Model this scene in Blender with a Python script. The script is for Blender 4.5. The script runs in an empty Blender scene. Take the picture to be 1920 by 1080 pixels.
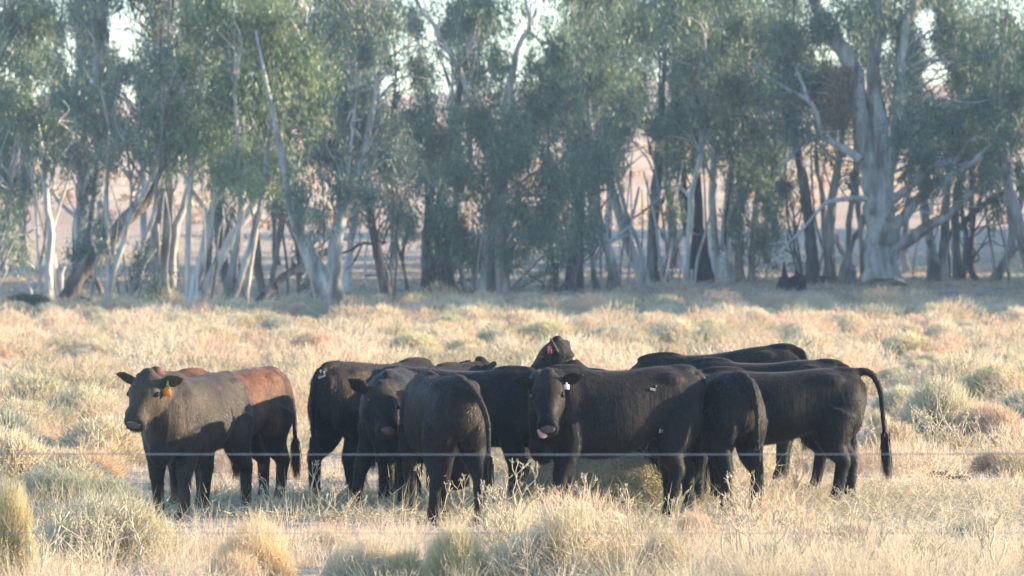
import bpy, math, random
import numpy as np
from mathutils import Vector, Matrix
from mathutils.bvhtree import BVHTree

SC = bpy.context.scene
COL = SC.collection
R = math.radians
random.seed(7)
rng = np.random.default_rng(11)

# ------------------------------------------------------------------ camera, sky, sun, exposure
CAM_H = 2.5
F = 9540.0            # focal length in pixels of a 1920 px wide frame
HOR = 440.0           # pixel row of the level line of sight
cam_d = bpy.data.cameras.new('camera')
cam_d.sensor_width = 36.0
cam_d.lens = F / 1920.0 * 36.0
cam_d.clip_start = 0.5
cam_d.clip_end = 6000.0
cam_d.dof.use_dof = True
cam_d.dof.focus_distance = 45.0
cam_d.dof.aperture_fstop = 5.6
cam = bpy.data.objects.new('camera', cam_d)
COL.objects.link(cam)
cam.location = (0, 0, CAM_H)
cam.rotation_euler = (R(90) - math.atan((540 - HOR) / F), 0, 0)
SC.camera = cam

SUN_EL, SUN_AZ = 13.5, 82.0        # azimuth clockwise from +Y (the view direction)
world = bpy.data.worlds.new('World')
SC.world = world
world.use_nodes = True
wn = world.node_tree
bg = wn.nodes['Background']
sky = wn.nodes.new('ShaderNodeTexSky')
sky.sky_type = 'NISHITA'
sky.sun_disc = False
sky.sun_elevation = R(SUN_EL)
sky.sun_rotation = R(SUN_AZ)
sky.altitude = 150
sky.air_density = 1.0
sky.dust_density = 0.2
sky.ozone_density = 2.6
wn.links.new(sky.outputs[0], bg.inputs[0])
bg.inputs[1].default_value = 0.15

sun_d = bpy.data.lights.new('sun', 'SUN')
sun_d.energy = 5.0
sun_d.angle = R(0.55)
sun_d.color = (1.0, 0.785, 0.54)
sun = bpy.data.objects.new('sun', sun_d)
COL.objects.link(sun)
sdir = Vector((math.cos(R(SUN_EL)) * math.sin(R(SUN_AZ)), math.cos(R(SUN_EL)) * math.cos(R(SUN_AZ)), math.sin(R(SUN_EL))))
sun.rotation_euler = sdir.to_track_quat('Z', 'Y').to_euler()
sun.location = sdir * 200

SC.view_settings.view_transform = 'Standard'
SC.view_settings.look = 'None'
SC.view_settings.exposure = 1.68
SC.view_settings.gamma = 1.0
SC.view_settings.use_curve_mapping = False
SC.render.engine = 'CYCLES'
SC.cycles.max_bounces = 6
SC.cycles.diffuse_bounces = 3
SC.cycles.glossy_bounces = 2
SC.cycles.transmission_bounces = 3
SC.cycles.volume_bounces = 0
SC.cycles.use_denoising = True

# ------------------------------------------------------------------ helpers
def wp(px, py, Y):
    return np.array(((px - 960.0) / F * Y, Y, CAM_H - (py - HOR) / F * Y))

def sstep(a, b, x):
    t = np.clip((x - a) / (b - a), 0, 1)
    return t * t * (3 - 2 * t)

def gz(x, y):
    """height of the land"""
    x = np.asarray(x, float); y = np.asarray(y, float)
    z = 0.03 * np.sin(x * 0.9 + y * 0.35) + 0.03 * np.sin(y * 0.55 - x * 0.4 + 1.0)
    z = z * (1 - sstep(150, 190, y))
    z = z + 0.55 * sstep(168, 205, y) + 1.0 * sstep(200, 262, y)
    z = z + 0.049 * np.clip(y - 262, 0, 360) - 0.03 * np.clip(y - 640, 0, 800)
    z = z + sstep(300, 560, y) * (1.6 * np.sin(x * 0.02 + 0.7) + 0.7 * np.sin(x * 0.055 + y * 0.01))
    return z

def depth_of(py):
    return CAM_H * F / (py - HOR)

def tag(o, label=None, cat=None, group=None, kind=None):
    if label: o['label'] = label
    if cat: o['category'] = cat
    if group: o['group'] = group
    if kind: o['kind'] = kind
    return o

def mesh_np(name, verts, faces, attr=None, smooth=False):
    """verts (n,3); faces (m,k) of one size, or list of such arrays; attr = per-face float"""
    if not isinstance(faces, (list, tuple)): faces = [faces]
    faces = [np.asarray(f, np.int32) for f in faces if len(f)]
    me = bpy.data.meshes.new(name)
    verts = np.asarray(verts, np.float32)
    me.vertices.add(len(verts))
    me.vertices.foreach_set('co', verts.ravel())
    nl = sum(f.size for f in faces); npoly = sum(len(f) for f in faces)
    me.loops.add(nl); me.polygons.add(npoly)
    me.loops.foreach_set('vertex_index', np.concatenate([f.ravel() for f in faces]))
    tot = np.concatenate([np.full(len(f), f.shape[1], np.int32) for f in faces])
    start = np.concatenate([[0], np.cumsum(tot)[:-1]]).astype(np.int32)
    me.polygons.foreach_set('loop_start', start)
    if smooth:
        me.polygons.foreach_set('use_smooth', np.ones(npoly, bool))
    if attr is not None:
        a = me.attributes.new('tint', 'FLOAT', 'FACE')
        a.data.foreach_set('value', np.asarray(attr, np.float32))
    me.update(calc_edges=True)
    me.validate()
    return me

def obj(name, me, mat=None, parent=None, loc=None, rot=None, scale=None):
    o = bpy.data.objects.new(name, me)
    COL.objects.link(o)
    if mat is not None and me is not None and len(me.materials) == 0:
        me.materials.append(mat)
    if parent is not None: o.parent = parent
    if loc is not None: o.location = tuple(float(v) for v in loc)
    if rot is not None: o.rotation_euler = rot
    if scale is not None: o.scale = scale
    return o

def empty(name, loc, rz=0.0, scale=None):
    o = bpy.data.objects.new(name, None)
    COL.objects.link(o)
    o.location = tuple(float(v) for v in loc); o.rotation_euler = (0, 0, rz)
    o.empty_display_size = 0.2
    if scale is not None: o.scale = scale
    return o

def catmull(P, sub):
    P = np.asarray(P, float)
    if len(P) < 3: 
        t = np.linspace(0, 1, sub + 1)[:, None]
        return P[0] * (1 - t) + P[-1] * t
    Q = np.vstack([2 * P[0] - P[1], P, 2 * P[-1] - P[-2]])
    out = []
    for i in range(1, len(Q) - 2):
        p0, p1, p2, p3 = Q[i - 1:i + 3]
        for t in np.linspace(0, 1, sub, endpoint=False):
            out.append(0.5 * ((2 * p1) + (-p0 + p2) * t + (2 * p0 - 5 * p1 + 4 * p2 - p3) * t * t + (-p0 + 3 * p1 - 3 * p2 + p3) * t ** 3))
    out.append(Q[-2])
    return np.array(out)

class MB:
    def __init__(self):
        self.v = []; self.q = []; self.t = []; self.n = 0
    def rings(self, C, A, B, ra, rb, seg=8, power=2.0, cap=True, off=None):
        """loft of super-ellipse rings; C centres, A/B ring axes"""
        n = len(C)
        th = np.linspace(0, 2 * np.pi, seg, endpoint=False)
        c, s = np.cos(th), np.sin(th)
        e = 2.0 / power
        c = np.sign(c) * np.abs(c) ** e; s = np.sign(s) * np.abs(s) ** e
        V = C[:, None, :] + A[:, None, :] * (np.asarray(ra)[:, None] * c)[..., None] + B[:, None, :] * (np.asarray(rb)[:, None] * s)[..., None]
        if off is not None: V = V + off
        base = self.n
        self.v.append(V.reshape(-1, 3))
        i = np.arange(n - 1)[:, None] * seg; j = np.arange(seg)[None, :]; k = (j + 1) % seg
        self.q.append((base + np.stack([i + j, i + k, i + seg + k, i + seg + j], -1)).reshape(-1, 4))
        self.n += n * seg
        if cap:
            self.v.append(np.array([C[0], C[-1]])); a, b = self.n, self.n + 1; self.n += 2
            jj = np.arange(seg); kk = (jj + 1) % seg
            self.t.append(np.stack([np.full(seg, a), base + kk, base + jj], -1))
            e0 = base + (n - 1) * seg
            self.t.append(np.stack([np.full(seg, b), e0 + jj, e0 + kk], -1))
    def tube(self, P, r, seg=8, up=(0, 0, 1), flat=1.0, cap=True):
        P = np.asarray(P, float); r = np.asarray(r, float)
        if r.ndim == 0: r = np.full(len(P), float(r))
        T = np.gradient(P, axis=0); T /= np.linalg.norm(T, axis=1)[:, None] + 1e-9
        up = np.asarray(up, float)
        if abs(T[0] @ up) > 0.9: up = np.array((1.0, 0, 0)) if abs(T[0][0]) < .9 else np.array((0, 1.0, 0))
        A = np.empty_like(P); B = np.empty_like(P); ref = up
        for i in range(len(P)):
            a = np.cross(T[i], ref); a /= np.linalg.norm(a) + 1e-9
            A[i] = a; B[i] = np.cross(a, T[i]); ref = B[i]
        self.rings(P, A, B, r * flat, r, seg, 2.0, cap)
    def box(self, c, sx, sy, sz, M=None):
        X = np.array([(x, y, z) for x in (-.5, .5) for y in (-.5, .5) for z in (-.5, .5)]) * (sx, sy, sz)
        if M is not None: X = X @ np.asarray(M).T
        self.v.append(X + np.asarray(c)); b = self.n; self.n += 8
        self.q.append(b + np.array([(0, 1, 3, 2), (4, 6, 7, 5), (0, 4, 5, 1), (2, 3, 7, 6), (0, 2, 6, 4), (1, 5, 7, 3)]))
    def ball(self, c, rx, ry, rz, seg=10, M=None):
        th = np.linspace(0.08, np.pi - 0.08, max(5, seg // 2 + 1))
        C = np.stack([np.zeros_like(th), np.zeros_like(th), np.cos(th)], -1)
        n0 = self.n
        A = np.tile((1.0, 0, 0), (len(th), 1)); B = np.tile((0, 1.0, 0), (len(th), 1))
        C = C[::-1]; rr = np.sin(th)[::-1]
        self.rings(C, A, B, rr, rr, seg)
        k = len(self.v)
        for idx in (k - 2, k - 1):
            V = self.v[idx] * (rx, ry, rz)
            if M is not None: V = V @ np.asarray(M).T
            self.v[idx] = V + np.asarray(c)
    def mesh(self, name, smooth=True):
        fs = []
        if self.q: fs.append(np.concatenate(self.q))
        if self.t: fs.append(np.concatenate(self.t))
        return mesh_np(name, np.concatenate(self.v), fs, smooth=smooth)

# ------------------------------------------------------------------ materials
def new_mat(name):
    m = bpy.data.materials.new(name); m.use_nodes = True
    nt = m.node_tree; nt.nodes.clear()
    out = nt.nodes.new('ShaderNodeOutputMaterial')
    return m, nt, out

def ramp(nt, fac, stops):
    r = nt.nodes.new('ShaderNodeValToRGB')
    el = r.color_ramp.elements
    while len(el) > 1: el.remove(el[-1])
    el[0].position = stops[0][0]; el[0].color = (*stops[0][1], 1)
    for p, c in stops[1:]:
        e = el.new(p); e.color = (*c, 1)
    nt.links.new(fac, r.inputs[0])
    return r.outputs[0]

def noise(nt, scale, detail=4, vec=None, stretch=None, kind='Object'):
    n = nt.nodes.new('ShaderNodeTexNoise'); n.inputs['Scale'].default_value = scale; n.inputs['Detail'].default_value = detail
    if vec is None:
        tc = nt.nodes.new('ShaderNodeTexCoord'); vec = tc.outputs[kind]
    if stretch:
        mp = nt.nodes.new('ShaderNodeMapping'); mp.inputs['Scale'].default_value = stretch
        nt.links.new(vec, mp.inputs[0]); vec = mp.outputs[0]
    nt.links.new(vec, n.inputs['Vector'])
    return n.outputs[0]

def mixc(nt, fac, a, b, mode='MIX'):
    m = nt.nodes.new('ShaderNodeMix'); m.data_type = 'RGBA'; m.blend_type = mode
    for sock, v in ((m.inputs[0], fac), (m.inputs[6], a), (m.inputs[7], b)):
        if hasattr(v, 'links'): nt.links.new(v, sock)
        elif isinstance(v, (int, float)): sock.default_value = v
        else: sock.default_value = (*v, 1)
    return m.outputs[2]

def leafy(name, stops, translucent=0.4, rough=0.6, spec=False):
    """thin blades or leaves: colour by the per-face tint attribute"""
    m, nt, out = new_mat(name)
    at = nt.nodes.new('ShaderNodeAttribute'); at.attribute_name = 'tint'
    col = ramp(nt, at.outputs['Fac'], stops)
    d = nt.nodes.new('ShaderNodeBsdfDiffuse'); t = nt.nodes.new('ShaderNodeBsdfTranslucent')
    nt.links.new(col, d.inputs[0]); nt.links.new(col, t.inputs[0])
    mx = nt.nodes.new('ShaderNodeMixShader'); mx.inputs[0].default_value = translucent
    nt.links.new(d.outputs[0], mx.inputs[1]); nt.links.new(t.outputs[0], mx.inputs[2])
    last = mx.outputs[0]
    if spec:
        g = nt.nodes.new('ShaderNodeBsdfGlossy'); g.inputs['Roughness'].default_value = 0.45
        g.inputs[0].default_value = (0.6, 0.6, 0.6, 1)
        m2 = nt.nodes.new('ShaderNodeMixShader'); m2.inputs[0].default_value = 0.05
        nt.links.new(last, m2.inputs[1]); nt.links.new(g.outputs[0], m2.inputs[2]); last = m2.outputs[0]
    nt.links.new(last, out.inputs[0])
    return m

def plain(name, col, rough=0.7, sheen=0.0, spec=0.5):
    m, nt, out = new_mat(name)
    p = nt.nodes.new('ShaderNodeBsdfPrincipled')
    n = noise(nt, 18.0, 3)
    c = ramp(nt, n, [(0.3, tuple(v * 0.75 for v in col)), (0.7, tuple(min(1, v * 1.2) for v in col))])
    nt.links.new(c, p.inputs['Base Color'])
    p.inputs['Roughness'].default_value = rough
    p.inputs['Specular IOR Level'].default_value = spec
    nt.links.new(p.outputs[0], out.inputs[0])
    return m

def bark(name, pale, mid, dark, amount):
    m, nt, out = new_mat(name)
    p = nt.nodes.new('ShaderNodeBsdfPrincipled'); p.inputs['Roughness'].default_value = 0.85
    p.inputs['Specular IOR Level'].default_value = 0.2
    geo = nt.nodes.new('ShaderNodeNewGeometry'); pos = geo.outputs['Position']
    n1 = noise(nt, 1.0, 5, pos, (2.2, 2.2, 0.55))
    n2 = noise(nt, 1.0, 6, pos, (9, 9, 1.4))
    c = ramp(nt, n1, [(amount - 0.12, dark), (amount - 0.02, mid), (amount + 0.10, pale)])
    c2 = ramp(nt, n2, [(0.3, (0.6, 0.58, 0.55)), (0.65, (1.1, 1.08, 1.05))])
    nt.links.new(mixc(nt, 0.8, c, c2, 'MULTIPLY'), p.inputs['Base Color'])
    b = nt.nodes.new('ShaderNodeBump'); b.inputs['Strength'].default_value = 0.9; b.inputs['Distance'].default_value = 0.08
    nt.links.new(n2, b.inputs['Height']); nt.links.new(b.outputs[0], p.inputs['Normal'])
    nt.links.new(p.outputs[0], out.inputs[0])
    return m

M = {}
M['pale'] = bark('bark_pale', (0.66, 0.65, 0.63), (0.48, 0.46, 0.44), (0.24, 0.21, 0.19), 0.42)
M['grey'] = bark('bark_grey', (0.52, 0.50, 0.48), (0.33, 0.31, 0.295), (0.17, 0.15, 0.14), 0.50)
M['dark'] = bark('bark_dark', (0.28, 0.255, 0.235), (0.16, 0.14, 0.125), (0.075, 0.065, 0.06), 0.56)
M['burnt'] = bark('bark_burnt', (0.05, 0.045, 0.04), (0.02, 0.018, 0.017), (0.009, 0.009, 0.009), 0.6)
M['gum'] = bark('bark_gum', (0.58, 0.56, 0.53), (0.36, 0.335, 0.31), (0.19, 0.165, 0.145), 0.49)
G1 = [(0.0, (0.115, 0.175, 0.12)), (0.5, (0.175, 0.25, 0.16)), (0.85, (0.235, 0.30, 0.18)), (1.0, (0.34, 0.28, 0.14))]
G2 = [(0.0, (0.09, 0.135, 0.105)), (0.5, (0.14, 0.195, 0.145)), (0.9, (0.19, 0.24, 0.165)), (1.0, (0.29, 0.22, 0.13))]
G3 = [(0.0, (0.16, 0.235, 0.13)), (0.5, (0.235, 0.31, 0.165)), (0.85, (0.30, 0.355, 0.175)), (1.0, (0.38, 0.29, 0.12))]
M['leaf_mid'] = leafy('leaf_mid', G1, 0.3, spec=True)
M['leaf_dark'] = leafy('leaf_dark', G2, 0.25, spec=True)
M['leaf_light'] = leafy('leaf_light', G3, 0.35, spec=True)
M['leaf_dead'] = leafy('leaf_dead', [(0, (0.26, 0.17, 0.11)), (1, (0.46, 0.31, 0.20))], 0.3)
M['grass'] = leafy('grass_straw', [(0.0, (0.34, 0.301, 0.204)), (0.1, (0.453, 0.397, 0.271)), (0.22, (0.546, 0.472, 0.319)), (0.36, (0.649, 0.552, 0.397)), (0.6, (0.742, 0.632, 0.464)), (0.76, (0.7, 0.533, 0.387)), (0.88, (0.587, 0.412, 0.281)), (1.0, (0.721, 0.573, 0.416))], 0.42)
M['hay'] = leafy('hay_straw', [(0.0, (0.36, 0.34, 0.23)), (0.5, (0.52, 0.48, 0.33)), (1.0, (0.66, 0.59, 0.42))], 0.25)
BUSH = {
 'olive': leafy('bush_olive', [(0, (0.40, 0.37, 0.25)), (0.5, (0.57, 0.52, 0.36)), (1, (0.71, 0.64, 0.47))], 0.32),
 'straw': leafy('bush_straw', [(0, (0.50, 0.42, 0.29)), (0.5, (0.66, 0.57, 0.41)), (1, (0.76, 0.67, 0.50))], 0.32),
 'pink': leafy('bush_pink', [(0, (0.48, 0.34, 0.26)), (0.5, (0.66, 0.50, 0.39)), (1, (0.76, 0.61, 0.32))], 0.32),
 'orange': leafy('bush_orange', [(0, (0.50, 0.34, 0.22)), (0.5, (0.66, 0.48, 0.33)), (1, (0.75, 0.59, 0.43))], 0.32),
 'grey': leafy('bush_grey', [(0, (0.30, 0.31, 0.25)), (0.5, (0.44, 0.44, 0.35)), (1, (0.58, 0.56, 0.32))], 0.32),
 'yellow': leafy('bush_yellow', [(0, (0.46, 0.40, 0.23)), (0.5, (0.64, 0.56, 0.35)), (1, (0.75, 0.67, 0.46))], 0.32),
 'green': leafy('bush_green', [(0, (0.29, 0.29, 0.19)), (0.5, (0.44, 0.43, 0.29)), (1, (0.60, 0.57, 0.41))], 0.32),
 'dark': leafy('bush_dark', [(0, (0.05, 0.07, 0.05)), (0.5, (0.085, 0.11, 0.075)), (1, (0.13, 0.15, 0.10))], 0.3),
}
M['weed'] = leafy('weed_stem', [(0, (0.48, 0.41, 0.29)), (0.5, (0.65, 0.57, 0.43)), (1, (0.74, 0.66, 0.51))], 0.2)

def coat(name, black, brown, amount, hair=False):
    m, nt, out = new_mat(name)
    p = nt.nodes.new('ShaderNodeBsdfPrincipled')
    n1 = noise(nt, 2.6, 3)
    n2 = noise(nt, 60, 2, None, (1, 1, 0.25))
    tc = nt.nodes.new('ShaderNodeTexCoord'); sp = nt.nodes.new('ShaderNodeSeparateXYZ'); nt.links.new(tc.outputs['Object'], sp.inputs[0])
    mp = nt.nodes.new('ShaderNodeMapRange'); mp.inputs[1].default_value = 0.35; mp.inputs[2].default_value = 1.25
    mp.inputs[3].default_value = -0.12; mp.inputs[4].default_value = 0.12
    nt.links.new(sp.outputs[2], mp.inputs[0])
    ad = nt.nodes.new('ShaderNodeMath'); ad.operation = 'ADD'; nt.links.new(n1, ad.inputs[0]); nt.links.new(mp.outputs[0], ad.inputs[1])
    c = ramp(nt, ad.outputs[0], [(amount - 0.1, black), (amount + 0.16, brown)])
    c2 = ramp(nt, n2, [(0.35, (0.75, 0.75, 0.75)), (0.7, (1.25, 1.2, 1.15))])
    nt.links.new(mixc(nt, 1.0, c, c2, 'MULTIPLY'), p.inputs['Base Color'])
    p.inputs['Roughness'].default_value = 0.5 if hair else 0.62
    p.inputs['Specular IOR Level'].default_value = 0.3 if hair else 0.14
    p.inputs['Sheen Weight'].default_value = 0.12 if hair else 0.06
    p.inputs['Sheen Roughness'].default_value = 0.45
    p.inputs['Sheen Tint'].default_value = (0.85, 0.8, 0.75, 1)
    n3 = noise(nt, 9.0, 3, None, (1.3, 1.3, 0.5))
    b0 = nt.nodes.new('ShaderNodeBump'); b0.inputs['Strength'].default_value = 0.35; b0.inputs['Distance'].default_value = 0.03
    nt.links.new(n3, b0.inputs['Height'])
    b = nt.nodes.new('ShaderNodeBump'); b.inputs['Strength'].default_value = 0.3; b.inputs['Distance'].default_value = 0.01
    nt.links.new(b0.outputs[0], b.inputs['Normal'])
    nt.links.new(n2, b.inputs['Height']); nt.links.new(b.outputs[0], p.inputs['Normal'])
    nt.links.new(p.outputs[0], out.inputs[0])
    return m
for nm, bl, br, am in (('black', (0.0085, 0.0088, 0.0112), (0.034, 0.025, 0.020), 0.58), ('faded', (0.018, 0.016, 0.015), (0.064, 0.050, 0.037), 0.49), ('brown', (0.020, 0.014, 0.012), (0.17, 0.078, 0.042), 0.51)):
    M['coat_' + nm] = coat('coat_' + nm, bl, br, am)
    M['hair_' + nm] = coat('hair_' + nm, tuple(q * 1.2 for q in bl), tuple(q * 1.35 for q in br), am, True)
M['eye'] = plain('eye_wet', (0.008, 0.006, 0.006), 0.08)
M['nose'] = plain('nose_wet', (0.09, 0.09, 0.10), 0.25)
M['nostril'] = plain('nostril_dark', (0.004, 0.004, 0.004), 0.8)
M['hoof'] = plain('hoof_horn', (0.03, 0.026, 0.022), 0.6)
M['tongue'] = plain('tongue_pink', (0.62, 0.33, 0.40), 0.35)
M['tag_orange'] = plain('tag_orange', (0.85, 0.26, 0.03), 0.45)
M['tag_green'] = plain('tag_green', (0.13, 0.36, 0.09), 0.45)
M['tag_white'] = plain('tag_white', (0.78, 0.80, 0.82), 0.45)
M['tag_red'] = plain('tag_red', (0.75, 0.09, 0.11), 0.45)
M['brand'] = plain('brand_hair_and_straw', (0.40, 0.44, 0.44), 0.8)
M['wire'] = plain('wire_steel', (0.24, 0.27, 0.31), 0.5)
M['post'] = bark('post_timber', (0.33, 0.30, 0.27), (0.22, 0.19, 0.17), (0.11, 0.09, 0.08), 0.5)
M['dung'] = plain('dung_dry', (0.035, 0.026, 0.02), 0.95)

def ground_mat():
    m, nt, out = new_mat('ground_soil')
    p = nt.nodes.new('ShaderNodeBsdfPrincipled'); p.inputs['Roughness'].default_value = 0.95; p.inputs['Specular IOR Level'].default_value = 0.1
    geo = nt.nodes.new('ShaderNodeNewGeometry'); pos = geo.outputs['Position']
    big = noise(nt, 0.16, 5, pos); fine = noise(nt, 5.0, 6, pos, (1, 0.55, 1)); far = noise(nt, 0.03, 6, pos, (1, 0.5, 1))
    near = ramp(nt, fine, [(0.3, (0.25, 0.20, 0.17)), (0.5, (0.38, 0.31, 0.26)), (0.68, (0.54, 0.46, 0.36))])
    near = mixc(nt, ramp(nt, big, [(0.4, (0, 0, 0)), (0.65, (0.6, 0.6, 0.6))]), near, (0.44, 0.36, 0.28))
    hill = ramp(nt, far, [(0.3, (0.50, 0.31, 0.20)), (0.5, (0.70, 0.49, 0.33)), (0.72, (0.78, 0.61, 0.42))])
    sp = nt.nodes.new('ShaderNodeSeparateXYZ'); nt.links.new(pos, sp.inputs[0])
    mr = nt.nodes.new('ShaderNodeMapRange'); mr.inputs[1].default_value = 250; mr.inputs[2].default_value = 330
    nt.links.new(sp.outputs[1], mr.inputs[0])
    nt.links.new(mixc(nt, mr.outputs[0], near, hill), p.inputs['Base Color'])
    b = nt.nodes.new('ShaderNodeBump'); b.inputs['Strength'].default_value = 0.6; b.inputs['Distance'].default_value = 0.06
    nt.links.new(fine, b.inputs['Height']); nt.links.new(b.outputs[0], p.inputs['Normal'])
    nt.links.new(p.outputs[0], out.inputs[0])
    return m

# ------------------------------------------------------------------ ground
ys = np.concatenate([np.arange(-80, 30, 10.0), np.arange(30, 70, 0.6), np.arange(70, 270, 2.5), np.arange(270, 700, 12), np.arange(700, 3000, 150)])
xs = np.concatenate([-np.geomspace(900, 12, 26), np.arange(-11.4, 11.5, 0.6), np.geomspace(12, 900, 26)])
GX, GY = np.meshgrid(xs, ys)
gv = np.stack([GX, GY, gz(GX, GY)], -1).reshape(-1, 3)
nx = len(xs)
ii, jj = np.meshgrid(np.arange(len(ys) - 1), np.arange(nx - 1), indexing='ij')
gq = np.stack([ii * nx + jj, ii * nx + jj + 1, (ii + 1) * nx + jj + 1, (ii + 1) * nx + jj], -1).reshape(-1, 4)
ground = obj('ground', mesh_np('ground', gv, gq, smooth=True), ground_mat())
tag(ground, 'dry pale soil of the paddock rising to a straw coloured hill', kind='structure')

# ------------------------------------------------------------------ blades: many thin faces at once
def blades(P, D, L, W, bend=0.0, side=None):
    """thin triangles from points P along unit D; returns verts, tris"""
    n = len(P)
    if side is None:
        side = np.cross(D, rng.normal(size=(n, 3)))
    side = side / (np.linalg.norm(side, axis=1)[:, None] + 1e-9)
    L = np.asarray(L).reshape(-1, 1) if np.ndim(L) else L
    W = np.asarray(W).reshape(-1, 1) if np.ndim(W) else W
    V = np.empty((n, 3, 3))
    V[:, 0] = P - side * W * 0.5; V[:, 1] = P + side * W * 0.5; V[:, 2] = P + D * L
    return V.reshape(-1, 3), np.arange(n * 3).reshape(-1, 3)

def leaves_np(P, D, L, W):
    n = len(P)
    side = np.cross(D, rng.normal(size=(n, 3))); side /= np.linalg.norm(side, axis=1)[:, None] + 1e-9
    L = np.asarray(L).reshape(-1, 1); W = np.asarray(W).reshape(-1, 1)
    V = np.empty((n, 4, 3))
    V[:, 0] = P; V[:, 1] = P + D * L * 0.45 + side * W * 0.5; V[:, 2] = P + D * L; V[:, 3] = P + D * L * 0.45 - side * W * 0.5
    return V.reshape(-1, 3), np.arange(n * 4).reshape(-1, 4)

def unit(v):
    return v / (np.linalg.norm(v, axis=1)[:, None] + 1e-9)

# ------------------------------------------------------------------ trees
# bright gaps between the crowns, (px, py, rx, ry): no leaf clusters there
GAPS = [(870, 155, 13, 26), (843, 100, 13, 26), (814, 48, 13, 26), (975, 90, 12, 40), (958, 150, 12, 30), (1606, 185, 22, 50), (1574, 85, 18, 40), (1650, 215, 20, 50), (1625, 270, 26, 40), (1689, 120, 12, 50), (132, 85, 13, 65), (236, 55, 38, 62), (238, 178, 24, 34), (268, 18, 18, 20), (755, 85, 28, 42), (742, 168, 30, 46), (772, 190, 14, 20),
        (700, 60, 12, 22), (660, 150, 10, 18), (860, 158, 10, 16), (935, 150, 9, 20), (1248, 165, 13, 26), (1225, 155, 16, 14), (1098, 175, 10, 16),
        (1120, 12, 26, 12), (1738, 35, 26, 34), (1752, 140, 24, 42), (1738, 92, 16, 22), (1868, 60, 12, 24), (1902, 30, 10, 24), (1662, 70, 8, 24),
        (1240, 108, 10, 14), (330, 10, 12, 18), (575, 20, 10, 14), (800, 60, 14, 26), (830, 20, 12, 14), (1010, 60, 10, 16), (1412, 60, 8, 12),
        (70, 420, 24, 60), (240, 330, 22, 60), (255, 420, 20, 40), (1205, 300, 26, 60), (1210, 400, 36, 60), (700, 400, 26, 26), (100, 330, 12, 30),
        (1330, 330, 10, 40), (1545, 330, 14, 30), (1800, 440, 40, 40), (1880, 440, 26, 50), (690, 480, 60, 40), (755, 470, 40, 30), (1150, 500, 60, 60), (1640, 320, 24, 40)]

def crown_mesh(name, Y, lobes, dens=1.0, coarse=1.0, dj=1.5):
    PP, DD, LL, TT = [], [], [], []
    s = Y / F
    for (px, py, rx, ry, *o) in lobes:
        dy = o[0] if o else rng.uniform(-dj, dj) - 0.7
        Yl = Y + dy
        a, b = rx * s, ry * s
        ncl = max(4, int(math.pi * a * b * 13.5 * dens / coarse))
        u = unit(rng.normal(size=(ncl, 3))) * np.abs(rng.normal(0.0, 0.62, ncl))[:, None]; u = u * (1.25, 1.1, 1.15)
        c = wp(px, py, Yl) + u * (a, 0.75 * (a + b) * 0.7, b)
        qx = c[:, 0] / c[:, 1] * F + 960; qy = HOR - (c[:, 2] - CAM_H) / c[:, 1] * F
        keep = np.ones(ncl, bool)
        for gx, gy, grx, gry in GAPS:
            ins = ((qx - gx) / grx) ** 2 + ((qy - gy) / gry) ** 2 < 1.15
            keep &= ~(ins & (rng.random(ncl) < 0.96))
        c = c[keep]
        if len(c) == 0: continue
        nl = rng.integers(16, 44, len(c))
        idx = np.repeat(np.arange(len(c)), nl)
        rad = rng.uniform(0.14, 0.36, len(c)) * (coarse ** 0.5)
        g = np.clip(rng.normal(size=(len(idx), 3)), -2.2, 2.2) * (0.6, 0.6, 1.15)
        p = c[idx] + g * rad[idx][:, None]
        d = rng.normal(size=(len(idx), 3)) * 0.5 + (0, 0, -1.15)
        PP.append(p); DD.append(unit(d))
        LL.append(rng.uniform(0.15, 0.28, len(idx)) * coarse)
        ct = rng.beta(2.2, 2.2, len(c))
        TT.append(np.clip(ct[idx] * 0.75 + rng.random(len(idx)) * 0.25 - 0.03 + (rng.random(len(idx)) > 0.985) * 0.3, 0, 1))
    if not PP: return None
    P = np.concatenate(PP); L = np.concatenate(LL)
    v, f = leaves_np(P, np.concatenate(DD), L, L * rng.uniform(0.17, 0.28, len(L)))
    return mesh_np(name, v, f, np.concatenate(TT))

def px_poly(pts, Y, dys=None):
    """pixel polyline with half widths -> world points and radii at distance Y"""
    P = np.array([wp(p[0], p[1], Y + (dys[i] if dys is not None else 0.0)) for i, p in enumerate(pts)])
    r = np.array([p[2] for p in pts]) * Y / F
    return P, r

def limb(mb, P, r, seg=9, sub=5, wob=0.04, flare=False):
    Q = catmull(P, sub)
    t = np.linspace(0, len(P) - 1, len(Q)); rr = np.interp(t, np.arange(len(P)), r)
    w = rng.normal(size=Q.shape) * rr[:, None] * wob * 4; w[0] = 0
    w = (w + np.roll(w, 1, 0)) * 0.5
    Q = Q + w * 0.6
    rr = rr * (1 + rng.normal(size=len(rr)) * wob)
    if flare:
        rr[0] *= 1.35; rr[1] *= 1.08
    mb.tube(Q, np.maximum(rr, 0.006), seg)
    return Q, rr

def twigs(mb, Q, target, n, r0):
    """thin forked limbs from a stem to points inside a leaf mass"""
    for _ in range(n):
        i = rng.integers(max(1, len(Q) // 3), len(Q))
        a = Q[i]
        b = target + rng.normal(size=3) * 0.5
        m1 = a * 0.6 + b * 0.4 + rng.normal(size=3) * 0.25 + (0, 0, 0.25)
        m2 = a * 0.25 + b * 0.75 + rng.normal(size=3) * 0.25 + (0, 0, 0.15)
        limb(mb, np.array([a, m1, m2, b]), np.array([r0, r0 * 0.75, r0 * 0.5, r0 * 0.25]), 5, 4, 0.05)

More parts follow.
